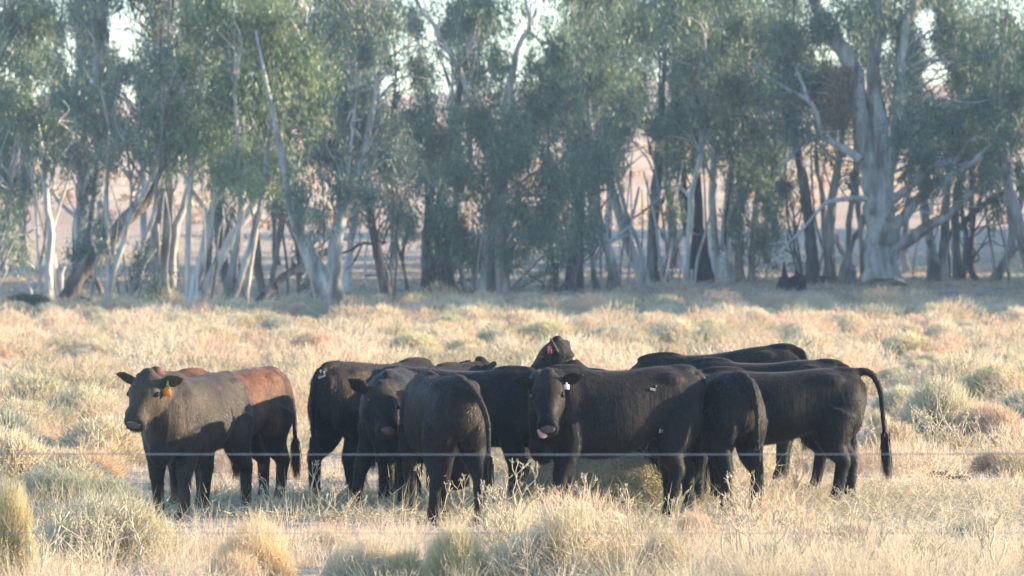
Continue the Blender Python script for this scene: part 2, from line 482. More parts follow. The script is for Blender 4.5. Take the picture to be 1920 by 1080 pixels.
TREES_GROUP = 'gum trees along the creek behind the paddock'
def tree(name, label, base_y, stems, bk, lobes=(), leaf='leaf_mid', dens=1.0, limbs=(), deep=0.0, top=True, cat='tree', group=TREES_GROUP, dead=None, tops=()):
    Y = depth_of(base_y) if base_y < 1000 else base_y
    lobes = list(lobes)
    if lobes and tops:
        cx = np.mean([q[0] for q in lobes])
        lobes += [(cx + rng.uniform(-85, 85), rng.uniform(-30, 250), rng.uniform(50, 85), rng.uniform(40, 65), rng.uniform(0.5, 3.0)) for _ in range(2)]
    # the land rises behind the paddock: find where the line of sight meets it
    for _ in range(12):
        x = (stems[0][0][0] - 960) / F * Y
        z = float(gz(x, Y)); Y = (CAM_H - z) * F / (base_y - HOR)
    Y += deep
    x0 = (stems[0][0][0] - 960) / F * Y
    root = empty(name, (x0, Y, float(gz(x0, Y))))
    tag(root, label, cat, group)
    off = np.array(root.location)
    mb = MB(); allQ = []
    for k, st in enumerate(stems):
        P, r = px_poly(st, Y, np.linspace(0, rng.uniform(-0.7, 0.7), len(st)))
        if name != 'giant_gum_tree': r = r * np.clip((np.array([q[1] for q in st]) + 60) / 360.0, 0.5, 1.0)
        if st[0][1] > base_y - 14:       # rooted in the ground
            P = np.vstack([P[0] * (1, 1, 0) + (0, 0, float(gz(P[0][0], Y)) - 0.15), P]); r = np.concatenate([[r[0] * 1.15], r])
            if P[1][2] < P[0][2] + 0.2: P = np.delete(P, 1, 0); r = np.delete(r, 1)
        if top and len(P) > 2 and st[-1][2] >= 4 and st[-1][1] < 420 and not dead:
            d = unit((P[-1] - P[-2])[None])[0]; hgt = rng.uniform(2.0, 4.5)
            d = d * 0.5 + np.array((rng.normal() * 0.15, rng.normal() * 0.15, 0.8))
            P = np.vstack([P, P[-1] + d * hgt * 0.5, P[-1] + d * hgt]); r = np.concatenate([r, [r[-1] * 0.6, r[-1] * 0.25]])
        Q, rr = limb(mb, P, r, flare=st[0][1] > base_y - 14)
        allQ.append(Q)
    if name == 'gum_tree':
        for _ in range(2):
            xx = stems[0][0][0] + rng.uniform(-45, 45); lean = rng.uniform(-50, 50); h0 = rng.uniform(1.5, 3.2)
            st = [(xx, base_y - 2, h0), (xx + lean * .3 + rng.uniform(-5, 5), base_y - 70, h0 * .9), (xx + lean * .6 + rng.uniform(-9, 9), base_y - 150, h0 * .75), (xx + lean + rng.uniform(-9, 9), base_y - rng.uniform(200, 290), h0 * .5)]
            P, r = px_poly(st, Y + rng.uniform(-2, 2)); P = np.vstack([P[0] - (0, 0, 0.4), P]); r = np.concatenate([r[:1], r])
            allQ.append(limb(mb, P, r, 6)[0])
    A = np.concatenate(allQ)
    for (px, py, rx, ry, *o) in lobes:
        t = wp(px, py, Y)
        twigs(mb, A[np.argsort(np.linalg.norm(A - (t - (0, 0, 1.2)), axis=1))[:6]][::-1], t, 6 if rx * ry > 3500 else 4, 0.042)
    me = mb.mesh('trunk'); co = np.empty(len(me.vertices) * 3, np.float32); me.vertices.foreach_get('co', co)
    co = co.reshape(-1, 3) - off.astype(np.float32); me.vertices.foreach_set('co', co.ravel()); me.update()
    obj('trunk', me, M[bk], root)
    for nm, polys, lbk in limbs:
        for st in polys:
            b2 = MB(); P, r = px_poly(st, Y, np.linspace(0, rng.uniform(-1.2, 0.4), len(st))); r = r * np.linspace(0.9, 0.62, len(r))
            limb(b2, P, r, 8, 5, 0.05)
            for _ in range(3):
                Qx = catmull(P, 4); i = rng.integers(len(Qx) // 2, len(Qx))
                e = Qx[i] + rng.normal(size=3) * (0.5, 0.5, 0.35)
                limb(b2, np.array([Qx[i], (Qx[i] + e) / 2 + rng.normal(size=3) * 0.08, e]), np.array([0.03, 0.022, 0.008]), 5, 3, 0.05)
            b2.v = [v - off for v in b2.v]
            obj(nm, b2.mesh(nm), M[lbk], root)
    if lobes:
        cm = crown_mesh('crown', Y, lobes, dens)
        if cm:
            co = np.empty(len(cm.vertices) * 3, np.float32); cm.vertices.foreach_get('co', co)
            co = co.reshape(-1, 3) - off.astype(np.float32); cm.vertices.foreach_set('co', co.ravel()); cm.update()
            obj('crown', cm, M[leaf], root)
    if tops:
        cm = crown_mesh('crown_top', Y, tops, 0.8, 2.0, 3.0)
        co = np.empty(len(cm.vertices) * 3, np.float32); cm.vertices.foreach_get('co', co)
        co = co.reshape(-1, 3) - off.astype(np.float32); cm.vertices.foreach_set('co', co.ravel()); cm.update()
        obj('crown_top', cm, M[leaf], root)
    return root, Y, off

def T(px, n=3, w=90, lo=-60, hi=-330):
    return [(px + rng.uniform(-w, w), rng.uniform(hi, lo), rng.uniform(70, 120), rng.uniform(50, 80)) for _ in range(n)]

tree('gum_tree', 'leafy gum on the left edge of the frame with low hanging foliage', 577,
     [[(-50, 577, 16), (-45, 450, 14), (-30, 300, 12), (-10, 150, 9), (10, 20, 7)]], 'grey',
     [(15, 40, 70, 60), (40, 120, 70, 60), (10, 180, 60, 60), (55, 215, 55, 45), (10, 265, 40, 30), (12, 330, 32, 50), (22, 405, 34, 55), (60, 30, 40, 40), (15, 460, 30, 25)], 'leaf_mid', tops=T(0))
tree('gum_tree', 'slim pale many stemmed gum near the left edge with branches fanning upward', 574,
     [[(92, 574, 8), (91, 510, 8), (95, 440, 7), (88, 380, 6), (82, 300, 5)], [(75, 570, 4), (72, 470, 4), (66, 360, 4), (54, 280, 3)], [(95, 440, 4), (112, 385, 3), (128, 335, 2.5), (135, 290, 2)],
      [(108, 570, 4), (104, 500, 4), (96, 440, 4)], [(86, 380, 3), (100, 340, 3), (104, 280, 2)], [(117, 572, 2.5), (116, 520, 2.5), (122, 500, 2)]], 'pale',
     [(90, 300, 45, 30), (70, 60, 40, 50), (105, 250, 50, 40), (60, 270, 30, 30), (40, 470, 22, 22)], 'leaf_mid', 0.8, tops=T(80, 2))
tree('gum_tree', 'straight grey gum trunk behind the leaning dark trunk at left', 560,
     [[(150, 560, 11), (149, 460, 11), (155, 340, 10), (160, 240, 9), (178, 143, 8), (184, 57, 7), (186, -20, 6)], [(149, 410, 5), (128, 395, 4), (108, 376, 3), (98, 360, 2)], [(168, 200, 5), (196, 168, 4), (235, 188, 4), (262, 215, 3)]], 'grey',
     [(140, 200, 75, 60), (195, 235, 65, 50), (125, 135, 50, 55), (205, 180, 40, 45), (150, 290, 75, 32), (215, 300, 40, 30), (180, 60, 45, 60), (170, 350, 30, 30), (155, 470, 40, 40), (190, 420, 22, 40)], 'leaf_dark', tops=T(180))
tree('gum_tree', 'thick dark trunk leaning steeply to the right at left of the grove', 575,
     [[(118, 575, 16), (140, 528, 16), (190, 470, 15), (238, 412, 14), (272, 372, 11), (300, 312, 8)], [(258, 398, 9), (276, 380, 8), (282, 355, 6)], [(165, 510, 6), (185, 535, 5), (195, 574, 5)]], 'dark',
     [(310, 250, 50, 60), (330, 190, 60, 70), (300, 290, 40, 30)], 'leaf_dark', tops=T(300, 2))
tree('gum_tree', 'slender curved stem crossing in front of the leaning dark trunk', 581,
     [[(190, 581, 7), (211, 515, 7), (230, 459, 6), (244, 407, 6), (274, 355, 5), (296, 307, 4), (305, 240, 4)], [(205, 581, 4.5), (204, 481, 4), (200, 392, 4), (202, 311, 3.5), (205, 240, 3)], [(244, 407, 3), (246, 350, 3), (241, 300, 2), (236, 230, 2)], [(250, 390, 2.5), (262, 345, 2), (278, 290, 2)]], 'grey',
     [(265, 270, 50, 50), (225, 285, 50, 40), (300, 130, 40, 60), (200, 440, 20, 40)], 'leaf_dark', 0.8, tops=T(260, 2))
tree('gum_tree', 'thin bare pole of a gum leaning right of the curved stem', 580,
     [[(236, 580, 5), (252, 522, 5), (270, 452, 5), (289, 400, 4.5), (293, 330, 4), (290, 250, 3)], [(300, 540, 3), (298, 480, 3), (296, 420, 3)]], 'grey',
     [(300, 230, 50, 50), (340, 270, 40, 40), (262, 490, 24, 30)], 'leaf_dark', tops=T(330, 2))
tree('gum_tree', 'pair of straight greyish purple trunks joined at the foot', 577,
     [[(311, 577, 12), (313, 441, 9), (317, 341, 8), (322, 240, 7), (330, 120, 6)], [(322, 540, 8), (327, 441, 8), (346, 381, 7), (360, 300, 6)], [(284, 570, 9), (287, 500, 10), (292, 420, 9), (300, 340, 7)]], 'grey',
     [(340, 100, 70, 70), (350, 200, 60, 60), (320, 300, 40, 40), (290, 470, 28, 50), (290, 535, 30, 30)], 'leaf_dark', tops=T(340))
tree('gum_tree', 'whitest forked gum with one limb leaning far right under a dense pale green crown', 581,
     [[(360, 581, 11), (365, 526, 9.5), (389, 452, 9), (394, 400, 8.5), (404, 363, 7), (396, 300, 6), (389, 250, 5), (400, 180, 5)], [(366, 570, 9), (400, 507, 10), (437, 444, 10), (478, 381, 9), (505, 340, 8), (540, 260, 7), (560, 180, 6)], [(390, 400, 5), (376, 380, 4), (350, 340, 4), (335, 290, 3)],
      [(350, 575, 5), (352, 459, 5), (354, 385, 5), (362, 300, 4)], [(404, 363, 4), (420, 320, 3), (440, 260, 3)]], 'pale',
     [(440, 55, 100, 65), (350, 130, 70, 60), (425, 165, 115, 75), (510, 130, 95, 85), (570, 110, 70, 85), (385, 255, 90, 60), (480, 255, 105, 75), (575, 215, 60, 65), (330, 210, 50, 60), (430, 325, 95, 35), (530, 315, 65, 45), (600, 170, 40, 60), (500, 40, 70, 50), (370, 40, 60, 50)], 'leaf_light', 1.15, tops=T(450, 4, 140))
tree('gum_tree', 'two grey stems leaning right together beside the white forked gum', 582,
     [[(419, 582, 9), (437, 496, 8), (449, 440, 7), (452, 360, 6)], [(427, 582, 6), (455, 507, 7), (475, 441, 6), (492, 360, 5)], [(462, 570, 4), (470, 500, 4), (482, 430, 4)]], 'grey',
     [(470, 340, 50, 30), (505, 300, 50, 40), (450, 290, 50, 40)], 'leaf_light', tops=T(470, 2))
tree('gum_tree', 'dark trunk behind the white forked gum', 566,
     [[(425, 566, 8), (418, 490, 9), (410, 415, 10), (412, 330, 9), (420, 230, 8)], [(392, 560, 6), (391, 500, 6), (394, 440, 5)]], 'dark',
     [(400, 230, 60, 60), (430, 400, 30, 40)], 'leaf_dark', tops=T(420, 2))
tree('gum_tree', 'small dark gum left of the big forked trunk', 568,
     [[(500, 568, 8), (487, 526, 8), (480, 441, 7), (485, 350, 6)], [(505, 560, 5), (511, 518, 5), (524, 437, 5), (530, 350, 4)], [(540, 566, 2.5), (538, 500, 2.5), (530, 440, 2.5)], [(557, 566, 3), (560, 500, 3), (552, 430, 2.5)]], 'dark',
     [(520, 370, 40, 40), (560, 395, 30, 40), (490, 330, 40, 30), (565, 470, 26, 30), (585, 525, 12, 12)], 'leaf_dark', tops=T(520, 2))
tree('gum_tree', 'big grey trunk forking low into a wide V left of centre', 582,
     [[(622, 582, 24), (602, 526, 20), (576, 470, 15), (555, 415, 12), (540, 367, 9), (530, 300, 7)], [(632, 565, 17), (626, 490, 14), (638, 407, 12), (662, 348, 10), (690, 250, 8), (705, 150, 7), (690, 40, 6)], [(640, 420, 6), (648, 380, 5), (652, 330, 4)]], 'grey',
     [(690, 90, 75, 70), (620, 285, 80, 60), (700, 235, 80, 65), (560, 360, 40, 30), (725, 310, 70, 50), (640, 350, 60, 35), (735, 40, 50, 45), (650, 200, 60, 50), (640, 60, 40, 60), (600, 410, 30, 30), (790, 130, 40, 60), (700, 360, 40, 30)], 'leaf_dark', 1.05, tops=T(670, 4, 130),
     limbs=[('dead_limb', [[(640, 60, 4), (680, 40, 3.5), (720, 10, 3)], [(660, 190, 4), (700, 165, 3), (740, 120, 2.5), (780, 60, 2)]], 'grey')])
tree('gum_tree', 'pale narrow trunk just right of the wide V trunk', 566,
     [[(648, 566, 7), (652, 496, 7), (661, 437, 6), (668, 360, 5)]], 'pale', [(670, 340, 35, 40), (665, 410, 26, 30)], 'leaf_dark', tops=T(660, 1))
tree('gum_tree', 'dark single trunk tilting left with bare side branches in the middle gap', 572,
     [[(732, 572, 11), (717, 515, 10), (706, 459, 9), (697, 422, 8), (690, 350, 7), (700, 260, 6)], [(705, 459, 3), (680, 456, 3), (655, 470, 2.5), (632, 478, 2)], [(708, 462, 2.5), (724, 455, 2)], [(680, 456, 2), (664, 490, 2), (648, 505, 1.5)]], 'dark',
     [(700, 380, 45, 35), (740, 390, 40, 40), (697, 498, 14, 20), (750, 300, 40, 40)], 'leaf_dark', tops=T(720, 2))
tree('gum_tree', 'stout dark double trunk half hidden below the central foliage', 566,
     [[(806, 566, 17), (803, 510, 14), (800, 460, 11), (805, 380, 9)], [(836, 566, 17), (832, 510, 15), (822, 440, 11), (830, 350, 9), (850, 240, 8)], [(766, 568, 3), (756, 500, 3), (745, 455, 2.5), (740, 400, 2)]], 'dark',
     [(800, 260, 85, 60), (830, 420, 75, 50), (790, 340, 60, 50), (770, 420, 40, 40), (835, 490, 40, 24)], 'leaf_mid', tops=T(800, 2))
tree('gum_tree', 'cluster of thin pale saplings under the central foliage', 564,
     [[(858, 564, 5), (846, 520, 5), (838, 460, 4), (845, 390, 3)], [(872, 564, 3.5), (864, 500, 3.5), (880, 440, 3)], [(838, 566, 3), (840, 480, 3), (842, 420, 3)], [(888, 564, 4), (892, 510, 4), (884, 450, 3)], [(858, 530, 3), (880, 524, 3), (925, 530, 3), (945, 550, 3)]], 'pale',
     [(860, 440, 40, 40), (890, 480, 30, 24)], 'leaf_mid', tops=T(860, 1))
tree('gum_tree', 'broad central gum with blackened foot and drooping blue green crown over white upper limbs', 566,
     [[(912, 566, 14), (914, 507, 13), (918, 430, 11), (930, 350, 10), (904, 258, 9), (872, 158, 10), (843, 100, 9), (814, 48, 8), (780, 0, 7)], [(942, 560, 14), (940, 500, 13), (938, 420, 11), (945, 300, 11), (956, 166, 12), (973, 86, 11), (994, 46, 9), (985, -5, 8)], [(988, 58, 6), (1014, 80, 5), (1048, 148, 5), (1056, 230, 4)], [(858, 130, 5), (880, 95, 4), (895, 40, 3)]], 'gum',
     [(900, 225, 95, 60), (860, 325, 105, 65), (960, 285, 95, 80), (1005, 200, 85, 60), (940, 400, 115, 70), (1040, 340, 75, 80), (1010, 430, 85, 55), (900, 470, 75, 28), (1085, 400, 45, 45), (1050, 90, 75, 70), (880, 35, 60, 45), (930, 110, 40, 50), (1050, 160, 60, 50), (960, 470, 60, 25), (1050, 470, 36, 24), (1080, 330, 36, 50)], 'leaf_mid', 1.15, tops=T(940, 4, 130))
tree('gum_tree', 'thin dark pole standing alone in the gap right of the centre', 564,
     [[(1043, 564, 6), (1041, 515, 5.5), (1034, 467, 5), (1030, 400, 4)], [(1056, 566, 3), (1050, 548, 3), (1056, 534, 2.5), (1063, 530, 2)]], 'dark', [(1030, 390, 30, 30), (1022, 540, 12, 10)], 'leaf_mid', tops=T(1030, 1))
tree('gum_tree', 'three dark stems rising close together right of the centre', 564,
     [[(1070, 564, 8), (1077, 504, 8), (1085, 440, 7), (1090, 360, 6)], [(1089, 564, 6), (1088, 478, 6), (1092, 400, 5)], [(1062, 564, 5), (1066, 500, 5), (1074, 450, 4)]], 'dark',
     [(1090, 330, 40, 40), (1085, 440, 34, 26)], 'leaf_mid', tops=T(1080, 2))
tree('gum_tree', 'narrow grey trunk left of the blotched dark trunk', 563,
     [[(1119, 563, 7), (1112, 496, 6), (1110, 422, 6), (1104, 340, 6), (1085, 290, 5)], [(1104, 345, 4), (1112, 310, 4), (1120, 270, 3)]], 'grey', [(1100, 280, 45, 40), (1120, 420, 24, 30), (1130, 330, 24, 30)], 'leaf_mid', tops=T(1100, 2))
tree('gum_tree', 'blotched trunk with peeling pale bark bending left up high', 563,
     [[(1154, 563, 10), (1149, 496, 9), (1134, 452, 9), (1123, 407, 8), (1118, 360, 7), (1112, 280, 6)]], 'gum', [(1120, 300, 30, 40), (1120, 70, 75, 60), (1135, 150, 60, 55)], 'leaf_mid', tops=T(1130, 2))
tree('gum_tree', 'long gum leaning left with a thin twin stem beside it', 561,
     [[(1208, 561, 14), (1202, 511, 12), (1179, 459, 10), (1160, 396, 9), (1141, 330, 8), (1127, 270, 8), (1110, 218, 7), (1100, 140, 6)], [(1212, 520, 5), (1197, 455, 4.5), (1178, 411, 4), (1160, 344, 4), (1138, 293, 3.5), (1128, 250, 3)], [(1180, 420, 2.5), (1190, 390, 2.5), (1198, 350, 2)], [(1178, 415, 2), (1215, 390, 2), (1240, 365, 2)]], 'grey',
     [(1150, 140, 65, 65), (1200, 55, 70, 60), (1170, 235, 45, 35), (1195, 150, 40, 60), (1160, 300, 22, 30)], 'leaf_mid', tops=T(1170, 3))
tree('gum_tree', 'straight dark trunk standing right against the leaning gum', 557,
     [[(1224, 557, 11), (1223, 478, 10), (1227, 385, 10), (1234, 330, 9), (1240, 230, 8), (1246, 120, 7)], [(1224, 360, 5), (1228, 330, 5), (1236, 300, 4)], [(1230, 395, 4), (1246, 370, 4), (1256, 330, 3)]], 'dark',
     [(1240, 240, 50, 40), (1270, 45, 75, 55), (1210, 260, 30, 30), (1270, 290, 40, 30)], 'leaf_mid', tops=T(1250, 3))
tree('gum_tree', 'thin forked sapling between the straight trunk and the pale trunks', 557,
     [[(1241, 557, 4.5), (1253, 489, 4), (1270, 460, 3.5), (1283, 435, 3)], [(1254, 486, 3.5), (1255, 420, 3), (1252, 360, 2.5)]], 'grey', [(1262, 400, 28, 30), (1256, 350, 20, 24), (1248, 500, 14, 16)], 'leaf_mid', tops=())
tree('gum_tree', 'slim pale trunk in front of the burnt black trunk', 557,
     [[(1285, 557, 6.5), (1287, 496, 6), (1295, 407, 6), (1297, 356, 5.5), (1312, 300, 5), (1320, 250, 4)], [(1295, 372, 3.5), (1280, 355, 3), (1270, 345, 2.5)], [(1301, 562, 3), (1296, 530, 3), (1297, 505, 2.5)]], 'pale',
     [(1290, 130, 85, 65), (1330, 215, 75, 55), (1275, 220, 40, 40)], 'leaf_mid', tops=T(1290, 3))
tree('gum_tree', 'burnt black trunk with a rugged fork', 554,
     [[(1331, 554, 13), (1320, 490, 12), (1312, 440, 11), (1308, 356, 8), (1305, 290, 7)], [(1305, 545, 10), (1298, 470, 9), (1286, 400, 10), (1278, 340, 9), (1274, 260, 7)]], 'burnt',
     [(1300, 300, 50, 30), (1290, 60, 40, 50)], 'leaf_mid', tops=T(1300, 2))
tree('gum_tree', 'tall smooth white trunk between the burnt trunk and the broken stump', 554,
     [[(1346, 554, 8), (1339, 441, 7.5), (1336, 367, 7), (1340, 274, 7), (1346, 160, 6)], [(1353, 470, 5), (1360, 400, 5), (1366, 340, 5), (1380, 270, 4)], [(1339, 350, 3), (1328, 320, 3), (1318, 280, 2.5)]], 'pale',
     [(1390, 55, 85, 70), (1380, 155, 85, 70), (1345, 260, 40, 30)], 'leaf_mid', tops=T(1370, 3))
tree('gum_tree', 'grey trunk with hanging foliage right of the broken stump', 556,
     [[(1384, 556, 8), (1386, 470, 8), (1384, 400, 8), (1388, 350, 7), (1396, 270, 6)], [(1388, 400, 5), (1400, 360, 5), (1404, 300, 4)], [(1408, 556, 8), (1410, 500, 7), (1412, 440, 6), (1420, 360, 5)]], 'gum',
     [(1420, 245, 75, 50), (1400, 325, 55, 50), (1378, 405, 32, 40), (1440, 375, 50, 55), (1425, 445, 36, 50), (1385, 455, 22, 24), (1445, 300, 40, 40)], 'leaf_mid', 1.05, tops=T(1420, 3))
tree('gum_tree', 'tall trunk dark below and pale above, left of the giant gum', 558,
     [[(1524, 558, 14), (1521, 480, 12), (1518, 422, 11), (1506, 340, 10), (1492, 265, 8), (1488, 180, 6)], [(1500, 560, 2.5), (1492, 500, 2.5), (1476, 440, 2)], [(1508, 560, 2), (1499, 480, 2), (1488, 410, 2)]], 'dark',
     [(1480, 225, 45, 40), (1470, 110, 55, 55), (1465, 350, 30, 40), (1455, 420, 20, 40)], 'leaf_dark', tops=T(1490, 2))
tree('gum_tree', 'bunch of grey crooked stems left of the giant gum', 558,
     [[(1544, 558, 8), (1553, 500, 8), (1556, 437, 9), (1560, 378, 9), (1572, 311, 7), (1580, 250, 6)], [(1568, 557, 7), (1560, 520, 8), (1548, 450, 7), (1545, 400, 6), (1540, 350, 5), (1530, 300, 4)], [(1572, 555, 7), (1588, 485, 7), (1600, 450, 6), (1614, 430, 6), (1622, 398, 5)], [(1588, 485, 5), (1575, 465, 5), (1566, 440, 5)]], 'grey',
     [(1560, 290, 40, 26), (1545, 60, 60, 50)], 'leaf_dark', tops=T(1560, 2))
tree('gum_tree', 'two slim trunks pressed close to the left of the giant trunk', 560,
     [[(1592, 560, 7), (1592, 480, 6), (1592, 422, 6), (1600, 360, 5), (1604, 310, 5)], [(1617, 560, 6), (1618, 480, 6), (1612, 420, 5), (1606, 350, 5)], [(1602, 556, 5), (1600, 500, 5)]], 'grey',
     [(1600, 330, 26, 30)], 'leaf_dark', 0.7, tops=T(1600, 1))
giant, GYd, goff = tree('giant_gum_tree', 'giant old river gum with massive trunk and bare twisting limbs', 562,
     [[(1655, 562, 37), (1655, 500, 33), (1654, 440, 32), (1648, 390, 29), (1638, 340, 24), (1625, 270, 21), (1608, 190, 20), (1597, 132, 18), (1568, 75, 15), (1540, 34, 13), (1527, -5, 11)],
      [(1652, 400, 22), (1655, 320, 20), (1648, 230, 17), (1640, 150, 14), (1644, 60, 11), (1650, -10, 9)], [(1662, 330, 14), (1685, 230, 13), (1688, 140, 12), (1692, 70, 11), (1715, 5, 9)]], 'gum',
     [(1540, 45, 65, 50), (1470, 60, 55, 50), (1700, 40, 75, 50), (1785, 55, 80, 55), (1690, 245, 55, 50), (1765, 225, 80, 45), (1840, 200, 75, 60), (1850, 100, 65, 60), (1720, 290, 55, 35), (1805, 285, 45, 35), (1610, 40, 50, 40), (1580, 215, 36, 40), (1690, 140, 40, 60), (1800, 140, 60, 50), (1640, 20, 50, 40), (1740, 340, 55, 28), (1850, 290, 50, 34), (1800, 350, 40, 24), (1500, 250, 45, 30), (1440, 170, 40, 40)], 'leaf_mid', 0.95,
     limbs=[('limb', [[(1612, 300, 10), (1590, 283, 9), (1567, 270, 8), (1539, 258, 7), (1504, 270, 6), (1481, 298, 5), (1458, 311, 4)],
                      [(1541, 260, 6), (1530, 212, 5), (1516, 190, 5), (1476, 166, 4), (1430, 138, 4), (1412, 115, 3)], [(1516, 190, 4), (1499, 144, 4), (1484, 109, 3), (1478, 60, 2.5)]], 'pale'),
            ('low_dead_limb', [[(1632, 373, 7), (1600, 372, 6), (1567, 376, 5.5), (1544, 385, 5), (1504, 430, 4), (1458, 476, 3)]], 'pale'),
            ('limb', [[(1676, 462, 17), (1700, 452, 15), (1740, 425, 13), (1775, 405, 12), (1800, 380, 9), (1850, 340, 6)], [(1676, 425, 15), (1695, 405, 13), (1718, 378, 12), (1747, 348, 11), (1792, 322, 9), (1821, 300, 8), (1858, 278, 6), (1900, 250, 4)],
                      [(1674, 375, 11), (1700, 355, 9), (1721, 337, 8), (1744, 311, 7)], [(1685, 340, 7), (1700, 320, 6), (1714, 285, 6), (1732, 255, 5), (1744, 233, 4)], [(1671, 215, 7), (1688, 150, 6), (1717, 120, 5), (1748, 112, 4), (1790, 118, 3)]], 'gum'),
            ('bare_limb', [[(1744, 311, 7), (1773, 304, 7), (1799, 293, 7), (1814, 267, 6), (1844, 256, 5)], [(1775, 335, 7), (1768, 348, 7), (1748, 374, 7), (1747, 402, 5)], [(1800, 320, 5), (1830, 298, 6), (1858, 270, 4)]], 'pale')],
     tops=T(1650, 5, 170))
# hanging strips of dead bark and brown leaves below the upper limb of the giant gum
n = 1300
hp = np.array([wp(rng.normal(1576, 17), 200, GYd) for _ in range(n)]); 
hp[:, 2] = np.array([wp(0, y, GYd)[2] for y in rng.uniform(120, 235, n)]); hp[:, 1] += rng.normal(0, 0.35, n)
v, f = leaves_np(hp - goff, unit(rng.normal(size=(n, 3)) * 0.4 + (0, 0, -1)), rng.uniform(0.15, 0.4, n), rng.uniform(0.04, 0.07, n))
o = obj('dead_bark', mesh_np('dead_bark', v, f, rng.random(n)), M['leaf_dead'], giant); tag(o, kind='stuff')
tree('gum_tree', 'two grey trunks right of the giant gum below its heavy limb', 555,
     [[(1750, 555, 10), (1745, 459, 9), (1733, 393, 9), (1730, 330, 7)], [(1766, 552, 11), (1768, 490, 10), (1771, 441, 9), (1775, 370, 7)], [(1768, 510, 6), (1752, 478, 7), (1742, 450, 6)]], 'grey',
     [(1760, 290, 50, 30)], 'leaf_dark', tops=T(1760, 2))
tree('gum_tree', 'group of dark crooked stems with a long bough reaching right', 555,
     [[(1796, 555, 9), (1793, 480, 8), (1791, 422, 8), (1796, 356, 7), (1812, 300, 6)], [(1806, 554, 5), (1808, 500, 5), (1812, 440, 5), (1806, 415, 5)], [(1836, 553, 7), (1822, 510, 6), (1815, 475, 6), (1823, 441, 4), (1828, 400, 3)], [(1798, 430, 6), (1810, 415, 6), (1833, 393, 6), (1877, 363, 5), (1922, 346, 5)]], 'dark',
     [(1842, 330, 50, 36), (1868, 385, 45, 36), (1800, 250, 40, 40), (1860, 425, 20, 24)], 'leaf_dark', tops=T(1820, 2))
tree('gum_tree', 'grey forked stem leaning right near the right edge', 554,
     [[(1858, 554, 10), (1888, 481, 8), (1905, 410, 7), (1922, 350, 6)], [(1886, 484, 5), (1905, 468, 5), (1925, 450, 5)], [(1848, 553, 4), (1846, 530, 4), (1847, 520, 2)]], 'grey', [(1900, 255, 45, 45), (1880, 170, 55, 55)], 'leaf_mid', tops=T(1900, 2))
tree('gum_tree', 'thick pale trunk curving up from the right edge', 556,
     [[(1942, 556, 14), (1926, 478, 13), (1900, 385, 12), (1884, 311, 11), (1866, 270, 9), (1868, 200, 8), (1880, 100, 7)]], 'gum',
     [(1890, 50, 55, 60), (1905, 180, 40, 50), (1910, 320, 24, 40), (1925, 110, 40, 60)], 'leaf_mid', tops=T(1900, 3))
# background stand: thinner trees further off, seen in the gaps
bgspots = [(40, 330), (170, 120), (275, 90), (520, 90), (630, 130), (735, 240), (850, 60), (1085, 140), (1145, 80), (1260, 140), (1370, 240), (1440, 180), (1700, 130), (1820, 90), (1900, 140)]
DL = ['distant slim gum between the left edge trees', 'distant gum behind the straight grey trunk at left', 'distant gum in the sky gap left of the pale green crown', 'distant gum behind the right side of the pale green crown',
 'distant gum left of the wide V trunk crown', 'distant gum behind the tilted dark trunk', 'distant gum left of the white upper limb of the central gum', 'distant gum right of the central crown', 'distant gum behind the leaning gum with a twin stem',
 'distant gum behind the straight dark trunk right of centre', 'distant gum behind the smooth white trunk', 'distant gum left of the giant gum limbs', 'distant gum just right of the giant gum trunk', 'distant gum between giant gum and right edge', 'distant gum behind the pale curved trunk at the right edge']
for k, (px, py) in enumerate(bgspots):
    by = 548 - (k % 4) * 2
    h = rng.uniform(6, 9)
    tree('distant_gum_tree', DL[k], by,
         [[(px, by, h), (px + rng.uniform(-6, 6), 450, h * .9), (px + rng.uniform(-14, 14), 300, h * .7), (px + rng.uniform(-20, 20), 150, h * .5)]], ['grey', 'dark'][k % 2],
         [(px + rng.uniform(-30, 30), py + rng.uniform(-30, 30), rng.uniform(45, 70), rng.uniform(40, 70)), (px + rng.uniform(-60, 60), py - 60 + rng.uniform(-30, 30), rng.uniform(45, 70), rng.uniform(40, 60)), (px + rng.uniform(-50, 50), 320 + rng.uniform(-60, 20), 50, 40)] + [(px + rng.uniform(-75, 75), rng.uniform(-20, 250), rng.uniform(50, 80), rng.uniform(40, 65)) for _ in range(4)], 'leaf_dark', 0.8,
         group='distant gums behind the front row', tops=T(px, 1))

# fallen timber and stumps
def log(name, label, base_y, polys, bk, cat):
    Y = depth_of(base_y)
    for _ in range(12):
        x = (polys[0][0][0] - 960) / F * Y
        Y = (CAM_H - float(gz(x, Y))) * F / (base_y - HOR)
    c = wp(polys[0][0][0], base_y, Y)
    mb = MB()
    for st in polys:
        P, r = px_poly(st, Y, np.linspace(0, 1.0, len(st))); limb(mb, P - c, r, 9, 6, 0.06)
    o = obj(name, mb.mesh(name), M[bk], None, c)
    tag(o, label, cat)
    return o
log('fallen_branch', 'long pale fallen branch slanting up to the right in the central gap', 564, [[(918, 568, 9), (935, 558, 8), (997, 522, 7), (1053, 496, 6), (1108, 463, 5), (1138, 455, 4), (1176, 441, 3)], [(1053, 496, 3), (1060, 470, 2.5), (1072, 440, 2)], [(1138, 455, 2.5), (1160, 440, 2), (1185, 420, 1.5)]], 'pale', 'branch')
log('fallen_log', 'dark bare trunk slanting up to the right below the wide V trunk', 574, [[(474, 578, 9), (517, 530, 8), (573, 496, 7), (606, 474, 7), (640, 462, 5)], [(517, 530, 3), (525, 560, 3), (528, 572, 2)]], 'dark', 'trunk')
log('fallen_log', 'short dark log propped against the foot of the wide V trunk', 578, [[(562, 580, 8), (580, 562, 8), (600, 545, 7)]], 'dark', 'log')
